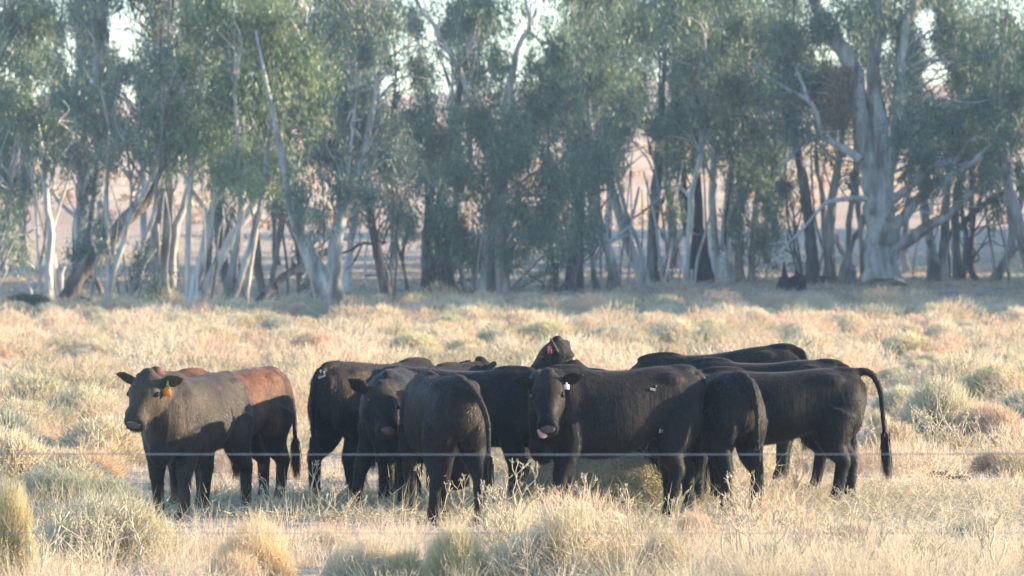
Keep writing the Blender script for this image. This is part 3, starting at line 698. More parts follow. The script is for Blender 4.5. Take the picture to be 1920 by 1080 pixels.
log('fallen_log', 'grey log lying on the ground behind the black stump', 545, [[(1445, 512, 8), (1480, 507, 9), (1520, 502, 9), (1545, 506, 8)], [(1455, 500, 3), (1490, 493, 2.5), (1520, 490, 2)]], 'grey', 'log')
log('fallen_log', 'low grey log at the foot of the central foliage', 562, [[(855, 562, 8), (880, 556, 9), (905, 560, 8), (930, 562, 6)]], 'grey', 'log')
def stump(name, label, base_y, cx, hw, top, spikes, bk):
    Y = depth_of(base_y)
    for _ in range(12):
        Y = (CAM_H - float(gz((cx - 960) / F * Y, Y))) * F / (base_y - HOR)
    c = wp(cx, base_y, Y); s = Y / F
    mb = MB()
    limb(mb, np.array([(0, 0, -0.2), (0, 0, (base_y - top) * s * 0.5), (0.02, 0, (base_y - top) * s)]), np.array([hw * 1.15, hw, hw * 0.85]) * s, 11, 4, 0.08)
    for dx, hgt, w in spikes:
        limb(mb, np.array([(dx * s, 0, 0.2), (dx * s * 1.05, 0.05, hgt * s * 0.6), (dx * s * 1.1, 0.1, hgt * s)]), np.array([w, w * 0.8, w * 0.15]) * s, 7, 4, 0.06)
    o = obj(name, mb.mesh(name), M[bk], None, c); tag(o, label, 'stump'); return o
stump('burnt_stump', 'black burnt stump with a jagged spike left of the giant gum', 564, 1484, 24, 520, [(-12, 74, 8), (8, 56, 11), (19, 42, 10), (-20, 46, 8)], 'burnt')
stump('burnt_stump', 'charred stump tight against the dark pale trunk left of the giant gum', 558, 1540, 10, 520, [(-4, 48, 6)], 'burnt')
stump('broken_stump', 'tall broken white stump with a splintered top beside the smooth white trunk', 556, 1358, 17, 480, [(10, 112, 9), (2, 96, 7), (-9, 70, 6)], 'pale')
stump('burnt_stump', 'small pointed black stump near the right edge', 553, 1846, 5, 538, [(-2, 34, 3.5), (5, 20, 3)], 'burnt')
stump('burnt_stump', 'little leaning black stub just right of the giant trunk', 556, 1700, 3.5, 548, [(3, 20, 3.0)], 'burnt')

# unseen trees right of the frame, placed to shade creek flat and paddock edge
def woodland(name, label, spots, leaf, seedn, hts=(11, 17)):
    P, D, L = [], [], []
    mb = MB()
    for (x, y) in spots:
        z0 = float(gz(x, y)); h = rng.uniform(*hts)
        limb(mb, np.array([(x, y, z0 - .2), (x + rng.normal() * .3, y, z0 + h * .4), (x + rng.normal(), y + rng.normal() * .5, z0 + h * .8)]), np.array([0.45, 0.32, 0.1]), 7, 3)
        nn = seedn
        p = unit(rng.normal(size=(nn, 3))) * (rng.random(nn)[:, None] ** 0.4) * (3.6, 3.6, h * 0.42) + (x, y, z0 + h * 0.60)
        P.append(p); D.append(unit(rng.normal(size=(nn, 3)) + (0, 0, -0.7))); L.append(rng.uniform(0.5, 0.95, nn))
    P = np.concatenate(P); L = np.concatenate(L)
    v, f = leaves_np(P, np.concatenate(D), L, L * 0.42)
    tv = np.concatenate(mb.v); n0 = len(v)
    fq = np.concatenate(mb.q) + n0; ft = np.concatenate(mb.t) + n0
    nf = len(f) + len(fq)
    me = mesh_np(name, np.vstack([v, tv]), [np.concatenate([f, fq]), ft], np.concatenate([rng.random(len(f)), np.full(len(fq) + len(ft), 0.2)]))
    me.materials.append(M[leaf]); me.materials.append(M['grey'])
    mi = np.zeros(len(me.polygons), np.int32); mi[len(f):] = 1
    me.polygons.foreach_set('material_index', mi)
    o = obj(name, me); tag(o, label, kind='stuff'); return o
spots = []
for k in range(70):
    x = rng.uniform(22, 80); spots.append((x, 150 + rng.random() ** 1.5 * 55))
for k in range(60):
    x = rng.uniform(31, 95); spots.append((x, rng.uniform(200, 290)))
woodland('woodland', 'unseen gum woodland right of the frame, placed to shade the flat', spots, 'leaf_mid', 1500)
# ------------------------------------------------------------------ haze
def haze_box():
    mb = MB(); mb.box((0, 380, 18), 700, 840, 48)
    me = mb.mesh('haze', False)
    m, nt, out = new_mat('haze_air')
    pv = nt.nodes.new('ShaderNodeVolumePrincipled')
    pv.inputs['Color'].default_value = (0.52, 0.74, 1.0, 1)
    pv.inputs['Density'].default_value = HAZE
    pv.inputs['Anisotropy'].default_value = 0.0
    nt.links.new(pv.outputs[0], out.inputs['Volume'])
    o = obj('haze', me, m); tag(o, 'thin pale blue morning haze', kind='stuff')
HAZE = 0.0004
haze_box()

# ------------------------------------------------------------------ cattle
def bez(p0, p1, p2, n):
    t = np.linspace(0, 1, n)[:, None]
    return p0 * (1 - t) ** 2 + 2 * p1 * t * (1 - t) + p2 * t * t

def axes(az, pitch, roll=0.0):
    """head axes: forward, up, left"""
    f = np.array((math.cos(pitch) * math.cos(az), math.cos(pitch) * math.sin(az), math.sin(pitch)))
    l = np.array((-math.sin(az), math.cos(az), 0.0)); u = np.cross(f, l)
    c, s = math.cos(roll), math.sin(roll)
    return f, u * c + l * s, l * c - u * s

TORSO = np.array([  # x, top, bottom, half width
    (-0.830, 1.08, 0.90, 0.07), (-0.80, 1.15, 0.78, 0.15), (-0.72, 1.215, 0.70, 0.235), (-0.60, 1.25, 0.69, 0.275), (-0.46, 1.27, 0.68, 0.285),
    (-0.30, 1.258, 0.645, 0.300), (-0.12, 1.235, 0.555, 0.345), (0.06, 1.228, 0.520, 0.362), (0.24, 1.235, 0.505, 0.340), (0.40, 1.258, 0.510, 0.295),
    (0.54, 1.27, 0.50, 0.275), (0.66, 1.235, 0.52, 0.255), (0.76, 1.17, 0.56, 0.205), (0.83, 1.08, 0.62, 0.13), (0.86, 0.98, 0.72, 0.06)])

def cow_body(p):
    mb = MB()
    T0 = TORSO.copy()
    x = np.interp(np.linspace(0, 14, 43), np.arange(15), T0[:, 0])
    top = np.interp(x, T0[:, 0], T0[:, 1]); bot = np.interp(x, T0[:, 0], T0[:, 2]); hw = np.interp(x, T0[:, 0], T0[:, 3])
    def sm(a):
        for _ in range(2): a = np.concatenate([a[:1], (a[:-2] + 2 * a[1:-1] + a[2:]) / 4, a[-1:]])
        return a
    top, bot, hw = sm(top), sm(bot), sm(hw) * 0.83 * p.get('fat', 1.0)
    bot = bot + 0.022
    bot = bot - p.get('belly', 0.0) * np.exp(-((x - 0.05) / 0.35) ** 2)
    zc = bot + (top - bot) * 0.47
    n = len(x); seg = 28
    th = np.linspace(0, 2 * np.pi, seg, endpoint=False)
    V = np.empty((n, seg, 3))
    for i in range(n):
        c, s = np.cos(th), np.sin(th)
        up = s > 0
        ex = np.where(up, 2.0 / 2.35, 2.0 / 2.15)
        yy = np.sign(c) * np.abs(c) ** ex * hw[i]
        zz = np.where(up, np.sign(s) * np.abs(s) ** (2.0 / 2.1) * (top[i] - zc[i]), np.sign(s) * np.abs(s) ** (2.0 / 2.1) * (zc[i] - bot[i]))
        V[i] = np.stack([np.full(seg, x[i]), yy, zc[i] + zz], -1)
    b = mb.n
    mb.v.append(V.reshape(-1, 3))
    i = np.arange(n - 1)[:, None] * seg; j = np.arange(seg)[None, :]; k = (j + 1) % seg
    mb.q.append((b + np.stack([i + j, i + k, i + seg + k, i + seg + j], -1)).reshape(-1, 4)); mb.n += n * seg
    mb.v.append(np.array([(x[0] - .01, 0, zc[0]), (x[-1] + .01, 0, zc[-1])])); a0, a1 = mb.n, mb.n + 1; mb.n += 2
    jj = np.arange(seg); kk = (jj + 1) % seg
    mb.t.append(np.stack([np.full(seg, a0), b + kk, b + jj], -1)); mb.t.append(np.stack([np.full(seg, a1), b + (n - 1) * seg + jj, b + (n - 1) * seg + kk], -1))
    # hips, pins, spine, shoulder blades, flanks
    for sgn in (-1, 1):
        mb.ball((-0.47, sgn * 0.150, 1.150), 0.15, 0.075, 0.075, 14)
        mb.ball((-0.775, sgn * 0.08, 1.07), 0.06, 0.055, 0.08)
        mb.ball((-0.57, sgn * 0.130, 0.86), 0.225, 0.128, 0.27, 16)      # haunch
        mb.ball((-0.51, sgn * 0.150, 0.70), 0.165, 0.095, 0.21, 12)
        mb.ball((0.52, sgn * 0.145, 0.90), 0.20, 0.102, 0.27, 16)       # shoulder
        mb.ball((0.58, sgn * 0.150, 0.78), 0.13, 0.085, 0.17, 12)
    mb.ball((0.74, 0, 0.60), 0.13, 0.12, 0.13, 12)                        # brisket
    mb.ball((0.50, 0, 1.235), 0.22, 0.07, 0.055, 12)
    mb.ball((-0.62, 0, 1.235), 0.17, 0.075, 0.045, 12)
    # legs
    hoofs = []
    for key, sgn in (('fl', 1), ('fr', -1)):
        dx, dy = p.get(key, (0, 0))
        y = sgn * 0.150
        P = np.array([(0.54, y, 0.80), (0.515, y * 1.03, 0.66), (0.53 + dx * .35, y + dy * .35, 0.50), (0.555 + dx * .62, y + dy * .62, 0.385), (0.55 + dx * .72, y + dy * .7, 0.32), (0.545 + dx * .92, y + dy * .92, 0.15), (0.55 + dx, y + dy, 0.095), (0.572 + dx, y + dy, 0.045)])
        mb.tube(catmull(P, 4), np.interp(np.linspace(0, 7, 29), np.arange(8), [0.14, 0.122, 0.092, 0.073, 0.062, 0.053, 0.062, 0.060]), 12, (1, 0, 0), 0.92)
        hoofs.append((0.585 + dx, y + dy))
    for key, sgn in (('hl', 1), ('hr', -1)):
        dx, dy = p.get(key, (0, 0))
        y = sgn * 0.150
        P = np.array([(-0.56, y, 0.88), (-0.50, y * 1.06, 0.70), (-0.545 + dx * .4, y + dy * .4, 0.565), (-0.645 + dx * .62, y + dy * .6, 0.455), (-0.675 + dx * .7, y + dy * .66, 0.40), (-0.668 + dx * .78, y + dy * .75, 0.33), (-0.655 + dx * .94, y + dy * .94, 0.155), (-0.645 + dx, y + dy, 0.098), (-0.622 + dx, y + dy, 0.045)])
        mb.tube(catmull(P, 4), np.interp(np.linspace(0, 8, 33), np.arange(9), [0.18, 0.165, 0.128, 0.084, 0.074, 0.064, 0.055, 0.063, 0.061]), 12, (1, 0, 0), 0.85)
        hoofs.append((-0.605 + dx, y + dy))
    # neck and head
    B = np.array((0.52, 0, 0.985)); J = np.array(p['poll'], float)
    f, u, l = axes(R(p['haz']), R(p['hpit']), R(p.get('hroll', 0)))
    C = np.array(p.get('neck', tuple((B + J) / 2 + (0.12, 0, 0.0))), float)
    E = J + f * 0.03 - u * 0.075
    N = bez(B, C, E, 12)
    Tn = np.gradient(N, axis=0); Tn /= np.linalg.norm(Tn, axis=1)[:, None]
    A = np.empty_like(N); Bv = np.empty_like(N)
    for i in range(12):
        w = i / 11.0
        ref = np.array((0, 0, 1.0)) * (1 - w) + u * w if p.get('steep') is None else np.array((0.3, 0, 1.0)) * (1 - w) + u * w
        a = np.cross(Tn[i], ref); a /= np.linalg.norm(a) + 1e-9
        A[i] = a; Bv[i] = np.cross(a, Tn[i])
    t = np.linspace(0, 1, 12)
    mb.rings(N, A, Bv, np.interp(t, [0, .45, 1], [0.19, 0.135, 0.098]), np.interp(t, [0, .3, .6, 1], [0.265, 0.222, 0.175, 0.128]), 18, 2.1)
    HS = np.array([(-0.085, .045, .045, -.075), (-0.055, .078, .078, -.068), (0.0, .100, .104, -.066), (0.07, .112, .125, -.082), (0.14, .116, .134, -.094), (0.20, .106, .128, -.100), (0.27, .085, .106, -.100),
                   (0.34, .068, .086, -.098), (0.40, .064, .076, -.100), (0.445, .073, .073, -.104), (0.475, .072, .066, -.108), (0.495, .055, .050, -.110), (0.503, .03, .028, -.110)])
    tt = np.linspace(0, 12, 30)
    Hs = np.stack([np.interp(tt, np.arange(13), HS[:, q]) for q in range(4)], -1)
    HK = 1.14; Hs = Hs * HK; Hs[:, 0] *= 0.82; Hs[:, 1:3] *= np.interp(tt, [0, 7, 10, 12], [1.16, 1.14, 1.24, 1.2])[:, None]
    Ch = J + Hs[:, :1] * f + Hs[:, 3:] * u
    mb.rings(Ch, np.tile(l, (30, 1)), np.tile(u, (30, 1)), Hs[:, 1], Hs[:, 2], 20, 2.35)
    hm = np.stack([f, l, u], 1)
    def H(a, b, c): return J + (f * a * 0.82 + l * b + u * c) * HK
    mb.ball(H(-0.02, 0, 0.03), 0.07, 0.075, 0.05, 12, hm)                # poll
    for sgn in (-1, 1):
        mb.ball(H(0.145, sgn * 0.106, -0.008), 0.045, 0.022, 0.026, 10, hm)  # brow
        mb.ball(H(0.12, sgn * 0.075, -0.145), 0.10, 0.034, 0.062, 10, hm)   # cheek
        mb.ball(H(0.455, sgn * 0.045, -0.072), 0.030, 0.026, 0.024, 10, hm) # nostril wing
    mb.ball(H(0.45, 0, -0.155), 0.05, 0.05, 0.022, 10, hm)                  # lower lip
    ears = []
    for sgn, key in ((1, 'earl'), (-1, 'earr')):
        er = p.get(key, (0, 0))          # lift, back
        d = l * sgn * 1.0 + u * (0.02 + er[0]) - f * (0.18 + er[1]); d /= np.linalg.norm(d)
        base = H(0.01, sgn * 0.085, -0.045)
        fa = f - d * (f @ d); fa /= np.linalg.norm(fa); ua = np.cross(d, fa)
        s = np.linspace(0, 1, 9)
        P = base + d * (0.25 * s[:, None]) - fa * (0.01 * s[:, None])
        wdt = np.array([.034, .052, .069, .080, .083, .077, .062, .040, .014])
        mb.rings(P, np.tile(ua, (9, 1)), np.tile(fa, (9, 1)), wdt, np.full(9, 0.0125), 12, 2.0)
        ears.append((base, d, fa, ua, sgn))
    # tail
    TP = np.array(p.get('tail', [(-0.76, 0, 1.20), (-0.835, 0, 1.17), (-0.875, 0, 1.06), (-0.88, 0, 0.90), (-0.875, 0, 0.72), (-0.87, 0, 0.56)]), float)
    mb.tube(catmull(TP, 6), np.interp(np.linspace(0, 1, 6 * (len(TP) - 1) + 1), [0, .2, 1], [0.045, 0.036, 0.020]), 10)
    return mb, dict(J=J, f=f, u=u, l=l, H=H, hm=hm, ears=ears, hoofs=hoofs, TP=TP)

def remeshed(mb, name, voxel, iters):
    me = mb.mesh(name)
    o = bpy.data.objects.new('temporary', me); COL.objects.link(o)
    m = o.modifiers.new('a', 'REMESH'); m.mode = 'VOXEL'; m.voxel_size = voxel; m.adaptivity = 0
    s = o.modifiers.new('b', 'SMOOTH'); s.factor = 0.5; s.iterations = iters
    bpy.context.view_layer.update()
    dg = bpy.context.evaluated_depsgraph_get()
    out = bpy.data.meshes.new_from_object(o.evaluated_get(dg)); out.name = name
    bpy.data.objects.remove(o); bpy.data.meshes.remove(me)
    out.polygons.foreach_set('use_smooth', np.ones(len(out.polygons), bool))
    return out

def fur(me, n, lmin, lmax, J):
    nv = len(me.vertices); npf = len(me.polygons)
    cen = np.empty(npf * 3, np.float32); me.polygons.foreach_get('center', cen); cen = cen.reshape(-1, 3)
    nor = np.empty(npf * 3, np.float32); me.polygons.foreach_get('normal', nor); nor = nor.reshape(-1, 3)
    ar = np.empty(npf, np.float32); me.polygons.foreach_get('area', ar)
    hd = np.linalg.norm(cen - J, axis=1)
    w = ar * np.where(hd < 0.5, 0.8, 1.0) * np.where(cen[:, 2] < 0.12, 0.0, 1.0)
    i = rng.choice(npf, n, p=w / w.sum())
    P = cen[i] + rng.normal(size=(n, 3)) * 0.005; N = nor[i]
    g = np.array((-0.65, 0, -0.75)) + rng.normal(size=(n, 3)) * 0.35
    head = (hd[i] < 0.35)
    g[head] = rng.normal(size=(head.sum(), 3)) * 0.5 + (0, 0, -0.6)
    tdir = unit(g - N * np.sum(g * N, 1)[:, None])
    D = unit(tdir * 0.85 + N * rng.uniform(0.12, 0.42, (n, 1)))
    L = rng.uniform(lmin, lmax, n) * np.where(head, 0.55, 1.0) * np.where(hd[i] < 0.06, 1.8, 1.0)
    L = L * np.where((N[:, 2] < -0.3) & (cen[i][:, 2] > 0.4), 1.5, 1.0)
    side = np.cross(D, N)
    return blades(P - N * 0.002, D, L, rng.uniform(0.0025, 0.0045, n), side=side)

def make_cow(name, label, px, d, yaw, p, mat='coat_black', sx=1.0, sz=1.0, nfur=26000, tags=(), tongue=False, sy=1.0, cat='cow'):
    mb, g = cow_body(p)
    if p.get('slope'):
        mb.v = [q - np.stack([q[:, 0] * 0, q[:, 0] * 0, p['slope'] * (q[:, 0] + 0.5) * sstep(0.5, 1.0, q[:, 2])], -1) for q in mb.v]
    me = remeshed(mb, 'body', 0.0145, 9)
    x0 = (px - 960) / F * d
    z0 = float(gz(x0, d)) - 0.01
    root = empty(name, (x0, d, z0), R(yaw), (sx, sy, sz))
    tag(root, label, cat, 'cattle gathered round the hay')
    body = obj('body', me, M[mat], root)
    v, f = fur(me, nfur, 0.016, 0.040, g['J'])
    hm_ = mesh_np('hair', v, f, smooth=True)
    h = obj('hair', hm_, M[mat.replace('coat', 'hair')], body); tag(h, kind='stuff')
    H = g['H']; hm = g['hm']
    if p.get('face', True):
        for sgn in (-1, 1):
            b = MB(); b.ball(H(0.165, sgn * 0.124, -0.032), 0.026, 0.020, 0.023, 12, hm); obj('eye', b.mesh('eye'), M['eye'], root)
            b = MB(); b.ball(H(0.482, sgn * 0.048, -0.078), 0.018, 0.013, 0.012, 8, hm); obj('nostril', b.mesh('nostril'), M['nostril'], root)
        b = MB(); b.ball(H(0.474, 0, -0.096), 0.040, 0.082, 0.056, 16, hm); obj('nose', b.mesh('nose'), M['nose'], root)
        b = MB(); b.ball(H(0.470, 0, -0.147), 0.030, 0.052, 0.006, 14, hm); obj('mouth', b.mesh('mouth'), M['nostril'], root)
    if tongue:
        b = MB(); t = np.array([H(0.44, -.01, -0.148), H(0.49, -.03, -0.150), H(0.507, -0.058, -0.125), H(0.485, -0.078, -0.095)])
        b.tube(catmull(t, 5), np.interp(np.linspace(0, 1, 16), [0, .6, 1], [0.026, 0.027, 0.014]), 12, tuple(g['f']), 1.0); obj('tongue', b.mesh('tongue'), M['tongue'], root)
    for hx, hy in g['hoofs']:
        b = MB()
        for s in (-1, 1):
            P = np.array([(hx - 0.018, hy + s * 0.024, 0.072), (hx - 0.004, hy + s * 0.025, 0.03), (hx + 0.006, hy + s * 0.026, 0.0)])
            b.rings(P, np.tile((1.0, 0, 0), (3, 1)), np.tile((0, 1.0, 0), (3, 1)), [0.040, 0.052, 0.060], [0.023, 0.027, 0.028], 10, 2.3)
        obj('hoof', b.mesh('hoof'), M['hoof'], root)
    # tail brush
    TP = g['TP']; e = TP[-1]; dv = TP[-1] - TP[-2]; dv /= np.linalg.norm(dv)
    n = p.get('nb', 460); t = rng.random(n)
    st = e - dv * 0.10 * t[:, None] + rng.normal(size=(n, 3)) * 0.014
    D = unit(dv * 0.7 + np.array((0, 0, -1.0)) * 0.9 + rng.normal(size=(n, 3)) * 0.11)
    vv, ff = blades(st, D, rng.uniform(0.2, p.get('brush', 0.34), n), rng.uniform(0.006, 0.011, n))
    b_ = obj('tail_brush', mesh_np('tail_brush', vv, ff), M[mat.replace('coat', 'hair')], root); tag(b_, kind='stuff')
    for (earsgn, kind, mt, t0, wd, hg, dz) in tags:
        base, dd, fa, ua, sgn = [q for q in g['ears'] if q[4] == earsgn][0]
        c = base + dd * t0 + fa * 0.026
        b = MB()
        if kind == 'arrow':
            down = np.array((0, 0, -1.0)); wv = np.cross(down, fa); wv /= np.linalg.norm(wv); tk = fa * 0.004
            q = [c - down * hg * .55 - wv * .008, c - down * hg * .55 + wv * .008, c + wv * .010, c + down * hg * .45 + wv * wd * .5, c + down * hg * .45 - wv * wd * .5, c - wv * .010]
            b.v.append(np.array([r_ + tk for r_ in q] + [r_ - tk for r_ in q])); b.n = 12
            k = np.arange(6); b.q.append(np.stack([k, (k + 1) % 6, (k + 1) % 6 + 6, k + 6], -1))
            b.q.append(np.array([(0, 5, 2, 1), (2, 5, 4, 3), (6, 7, 8, 11), (8, 9, 10, 11)]))
            me2 = b.mesh('ear_tag', False)
        else:
            if kind == 'plate_out': fa = unit((fa + dd * 1.6)[None])[0]
            down = np.array((0, 0, -1.0)); wv = np.cross(down, fa); wv /= np.linalg.norm(wv); nn = np.cross(wv, down)
            b.box(c + down * dz + fa * 0.004, 0.006, wd, hg, np.stack([nn, wv, -down], 1)); 
            b.box(c + down * (dz - hg * .5 - 0.008) + fa * 0.004, 0.006, wd * .35, 0.02, np.stack([nn, wv, -down], 1)); b.ball(c + fa * 0.006, 0.009, 0.009, 0.009, 8)
            me2 = b.mesh('ear_tag', False)
        obj('ear_tag', me2, M[mt], root)
    return root, body

def brand(root, body, strokes):
    """pale marks on the hide, white hair brand and bits of straw; strokes are pixel polylines with a width in pixels"""
    bpy.context.view_layer.update()
    mw = body.matrix_world; mi = mw.inverted()
    me = body.data
    bv = BVHTree.FromPolygons([v.co[:] for v in me.vertices], [p.vertices[:] for p in me.polygons])
    o_l = mi @ cam.location
    for pts, w in strokes:
        P = []
        for a in np.linspace(0, len(pts) - 1, 5 * (len(pts) - 1) + 1):
            i = min(int(a), len(pts) - 2); t = a - i
            q = (pts[i][0] * (1 - t) + pts[i + 1][0] * t, pts[i][1] * (1 - t) + pts[i + 1][1] * t)
            dl = (mi @ Vector(wp(q[0], q[1], 60.0)) - o_l).normalized()
            hit = bv.ray_cast(o_l, dl)
            if hit[0] is None: continue
            P.append((np.array(hit[0]), np.array(hit[1])))
        if len(P) < 2: continue
        C = np.array([a + b * 0.016 for a, b in P]); N = np.array([b for a, b in P])
        Tn = np.gradient(C, axis=0); A = unit(np.cross(Tn, N)) * w * 0.5 * 45 / F
        V = np.vstack([C - A, C + A, C - A - N * .014, C + A - N * .014]); n = len(C); k = np.arange(n - 1)
        q = [np.stack([k, k + 1, k + n + 1, k + n], -1), np.stack([k, k + 2 * n, k + 2 * n + 1, k + 1], -1), np.stack([k + n, k + n + 1, k + 3 * n + 1, k + 3 * n], -1)]
        obj('brand', mesh_np('brand', V, np.concatenate(q)), M['brand'], root)

cow = {}
cow[1] = make_cow('steer', 'dusty black steer at the left front with orange ear tag in its ear', 368, 44.5, 249,
    dict(poll=(0.93, -0.04, 1.25), neck=(0.83, -0.02, 1.14), haz=-5, hpit=-44, fl=(0.05, 0), fr=(-0.08, 0), hl=(-0.05, 0.02), hr=(0.16, 0), earl=(0.12, -0.1), earr=(0.25, 0), belly=0.03),
    'coat_faded', 0.98, 0.985, 34000, tags=[(1, 'arrow', 'tag_green', 0.095, 0.04, 0.085, 0), (1, 'plate', 'tag_orange', 0.088, 0.075, 0.062, 0.075)])
cow[2] = make_cow('cow', 'brown backed cow standing half hidden behind the dusty black steer at left', 424, 45.9, 234,
    dict(poll=(1.02, 0.0, 1.22), neck=(0.85, 0.0, 1.10), haz=-10, hpit=-40, hl=(0.04, 0), hr=(-0.1, 0), earl=(0.1, 0), tail=[(-0.76, 0, 1.20), (-0.84, 0.02, 1.16), (-0.88, 0.06, 1.02), (-0.88, 0.1, 0.85), (-0.87, 0.12, 0.66), (-0.865, 0.13, 0.50)]),
    'coat_brown', 0.97, 0.985, 26000, tags=[(1, 'arrow', 'tag_green', 0.10, 0.045, 0.08, 0)])
cow[3] = make_cow('cow', 'big black cow with a white hip brand, tail hanging along its left edge', 712, 47.6, 52,
    dict(poll=(1.05, 0.0, 0.75), neck=(0.95, 0.0, 0.95), haz=0, hpit=-70, hr=(0.10, 0), hl=(-0.06, 0), face=False, tail=[(-0.76, 0.0, 1.20), (-0.825, 0.02, 1.16), (-0.85, 0.05, 1.02), (-0.84, 0.07, 0.85), (-0.82, 0.08, 0.66), (-0.80, 0.08, 0.50)]),
    'coat_black', 1.06, 1.035, 33600, sy=1.06)
cow['a'] = make_cow('cow', 'black cow facing the fence, one ear out, its muzzle on a haunch beside it', 738, 45.7, 266,
    dict(poll=(0.98, -0.02, 1.11), neck=(0.85, -0.02, 1.02), haz=22, hpit=-36, hroll=16, fl=(0.0, -0.02), fr=(0.10, -0.14), earl=(0.15, 0.1), earr=(0.25, 0.0)),
    'coat_black', 0.95, 0.985, 36400)
cow['b'] = make_cow('cow', 'black cow with its rounded rump to the fence and a sunlit tail', 828, 43.9, 104,
    dict(poll=(0.95, -0.35, 0.72), neck=(0.95, -0.1, 0.92), haz=-60, hpit=-70, hr=(-0.05, -0.02), hl=(0.16, 0.04), face=False, fat=1.02, tail=[(-0.76, -0.01, 1.20), (-0.84, -0.05, 1.165), (-0.885, -0.13, 1.05), (-0.89, -0.19, 0.88), (-0.885, -0.2, 0.68), (-0.875, -0.2, 0.50)]),
    'coat_black', 1.0, 1.01, 42000)
cow[4] = make_cow('cow', 'black cow with a lit shoulder standing just behind the round rumped cow', 866, 47.1, 344,
    dict(poll=(1.02, -0.12, 1.17), neck=(0.86, -0.02, 1.08), haz=-25, hpit=-35, earr=(0.3, 0), earl=(0.25, 0)), 'coat_black', 1.0, 1.0, 30799)
cow[5] = make_cow('cow', 'black cow behind the herd showing only its back and two upright ears', 782, 50.6, 50,
    dict(poll=(0.98, 0.0, 1.245), neck=(0.8, 0.0, 1.12), haz=-15, hpit=-35, earr=(0.18, 0), earl=(0.14, 0)), 'coat_black', 1.0, 1.0, 21000)
cow[6] = make_cow('cow', 'black cow holding its head high at the back, red tag in its ear', 1196, 47.9, 164,
    dict(poll=(0.86, 0.0, 1.51), neck=(0.74, 0.0, 1.18), haz=0, hpit=-36, earl=(0.35, 0.1), earr=(0.2, 0), fr=(0.1, 0)), 'coat_black', 0.92, 0.97, 25200, tags=[(1, 'plate_out', 'tag_red', 0.16, 0.055, 0.075, 0.05)])
cow[7] = make_cow('steer', 'black steer licking its nose with pink tongue out, white tag in its ear, centre front', 1158, 45.0, 196,
    dict(poll=(0.80, 0.36, 1.18), neck=(0.92, 0.12, 1.10), haz=70, hpit=-46, hroll=-6, tail=[(-0.76, 0, 1.20), (-0.835, -0.02, 1.17), (-0.87, -0.08, 1.06), (-0.86, -0.13, 0.90), (-0.84, -0.15, 0.72), (-0.83, -0.16, 0.56)], fl=(0.10, 0.02), fr=(-0.10, 0), hl=(0.20, 0.02), hr=(-0.10, 0), earl=(0.14, -0.1), earr=(0.14, -0.05), belly=0.03),
    'coat_black', 0.94, 1.075, 53200, tags=[(1, 'plate', 'tag_white', 0.075, 0.055, 0.04, 0.03)], tongue=True)
cow[8] = make_cow('cow', 'large black cow at the back whose long back rises to bony hips on the right', 1336, 51.2, 172,
    dict(slope=0.085, poll=(1.1, 0.0, 0.62), neck=(0.98, 0.0, 0.88), haz=0, hpit=-72), 'coat_black', 1.08, 1.085, 21000)
cow[9] = make_cow('cow', 'black cow mostly hidden, its spine showing above the cow with the swinging tail', 1430, 48.6, 172,
    dict(poll=(1.1, 0.0, 0.62), neck=(0.98, 0.0, 0.88), haz=0, hpit=-72, hl=(0.12, 0), hr=(-0.14, 0)), 'coat_black', 0.98, 1.01, 22400)
cow[10] = make_cow('cow', 'black cow seen from behind with tail hanging straight, right of the licking steer', 1330, 45.75, 113,
    dict(poll=(1.08, 0.1, 0.55), neck=(0.98, 0.05, 0.88), haz=20, hpit=-70, tail=[(-0.76, 0, 1.20), (-0.835, -0.01, 1.17), (-0.88, -0.03, 1.06), (-0.885, -0.05, 0.90), (-0.88, -0.06, 0.72), (-0.875, -0.07, 0.52)]), 'coat_black', 1.0, 1.035, 36400)
cow[11] = make_cow('cow', 'black cow at the right end of the herd swinging its tail out', 1457, 46.9, 186,
    dict(poll=(1.08, 0.0, 0.60), neck=(0.98, 0.0, 0.88), haz=0, hpit=-72, hl=(0.12, 0), hr=(-0.06, 0), tail=[(-0.74, 0, 1.225), (-0.83, 0, 1.235), (-0.91, 0.0, 1.18), (-0.965, 0, 1.05), (-0.985, 0, 0.88), (-1.0, 0, 0.70), (-1.02, 0, 0.56)], brush=0.38, nb=1000, belly=-0.02),
    'coat_black', 1.0, 1.0, 42000)
brand(*cow[3], [([(596, 707.5), (611.5, 703.5)], 1.2), ([(596.5, 710), (611, 706.5)], 1.2), ([(602, 695), (599.5, 695), (599.5, 697), (601, 697.5), (600.5, 699), (599, 699)], 0.8), ([(608, 696), (605.5, 696.5), (605.5, 698), (607.5, 698.5), (607, 700.5), (605, 700.5)], 0.8)])
brand(*cow[7], [([(1218, 728.5), (1228.5, 731)], 0.9), ([(1218, 731), (1228, 733.5)], 0.9), ([(1229.5, 723.5), (1229.5, 727)], 0.7), ([(1237, 807), (1244.5, 807)], 0.9), ([(1237, 810), (1244.5, 810)], 0.9), ([(1239, 803), (1238.5, 812)], 0.7)])  # bits of straw on the steer's coat, drawn as pale strokes

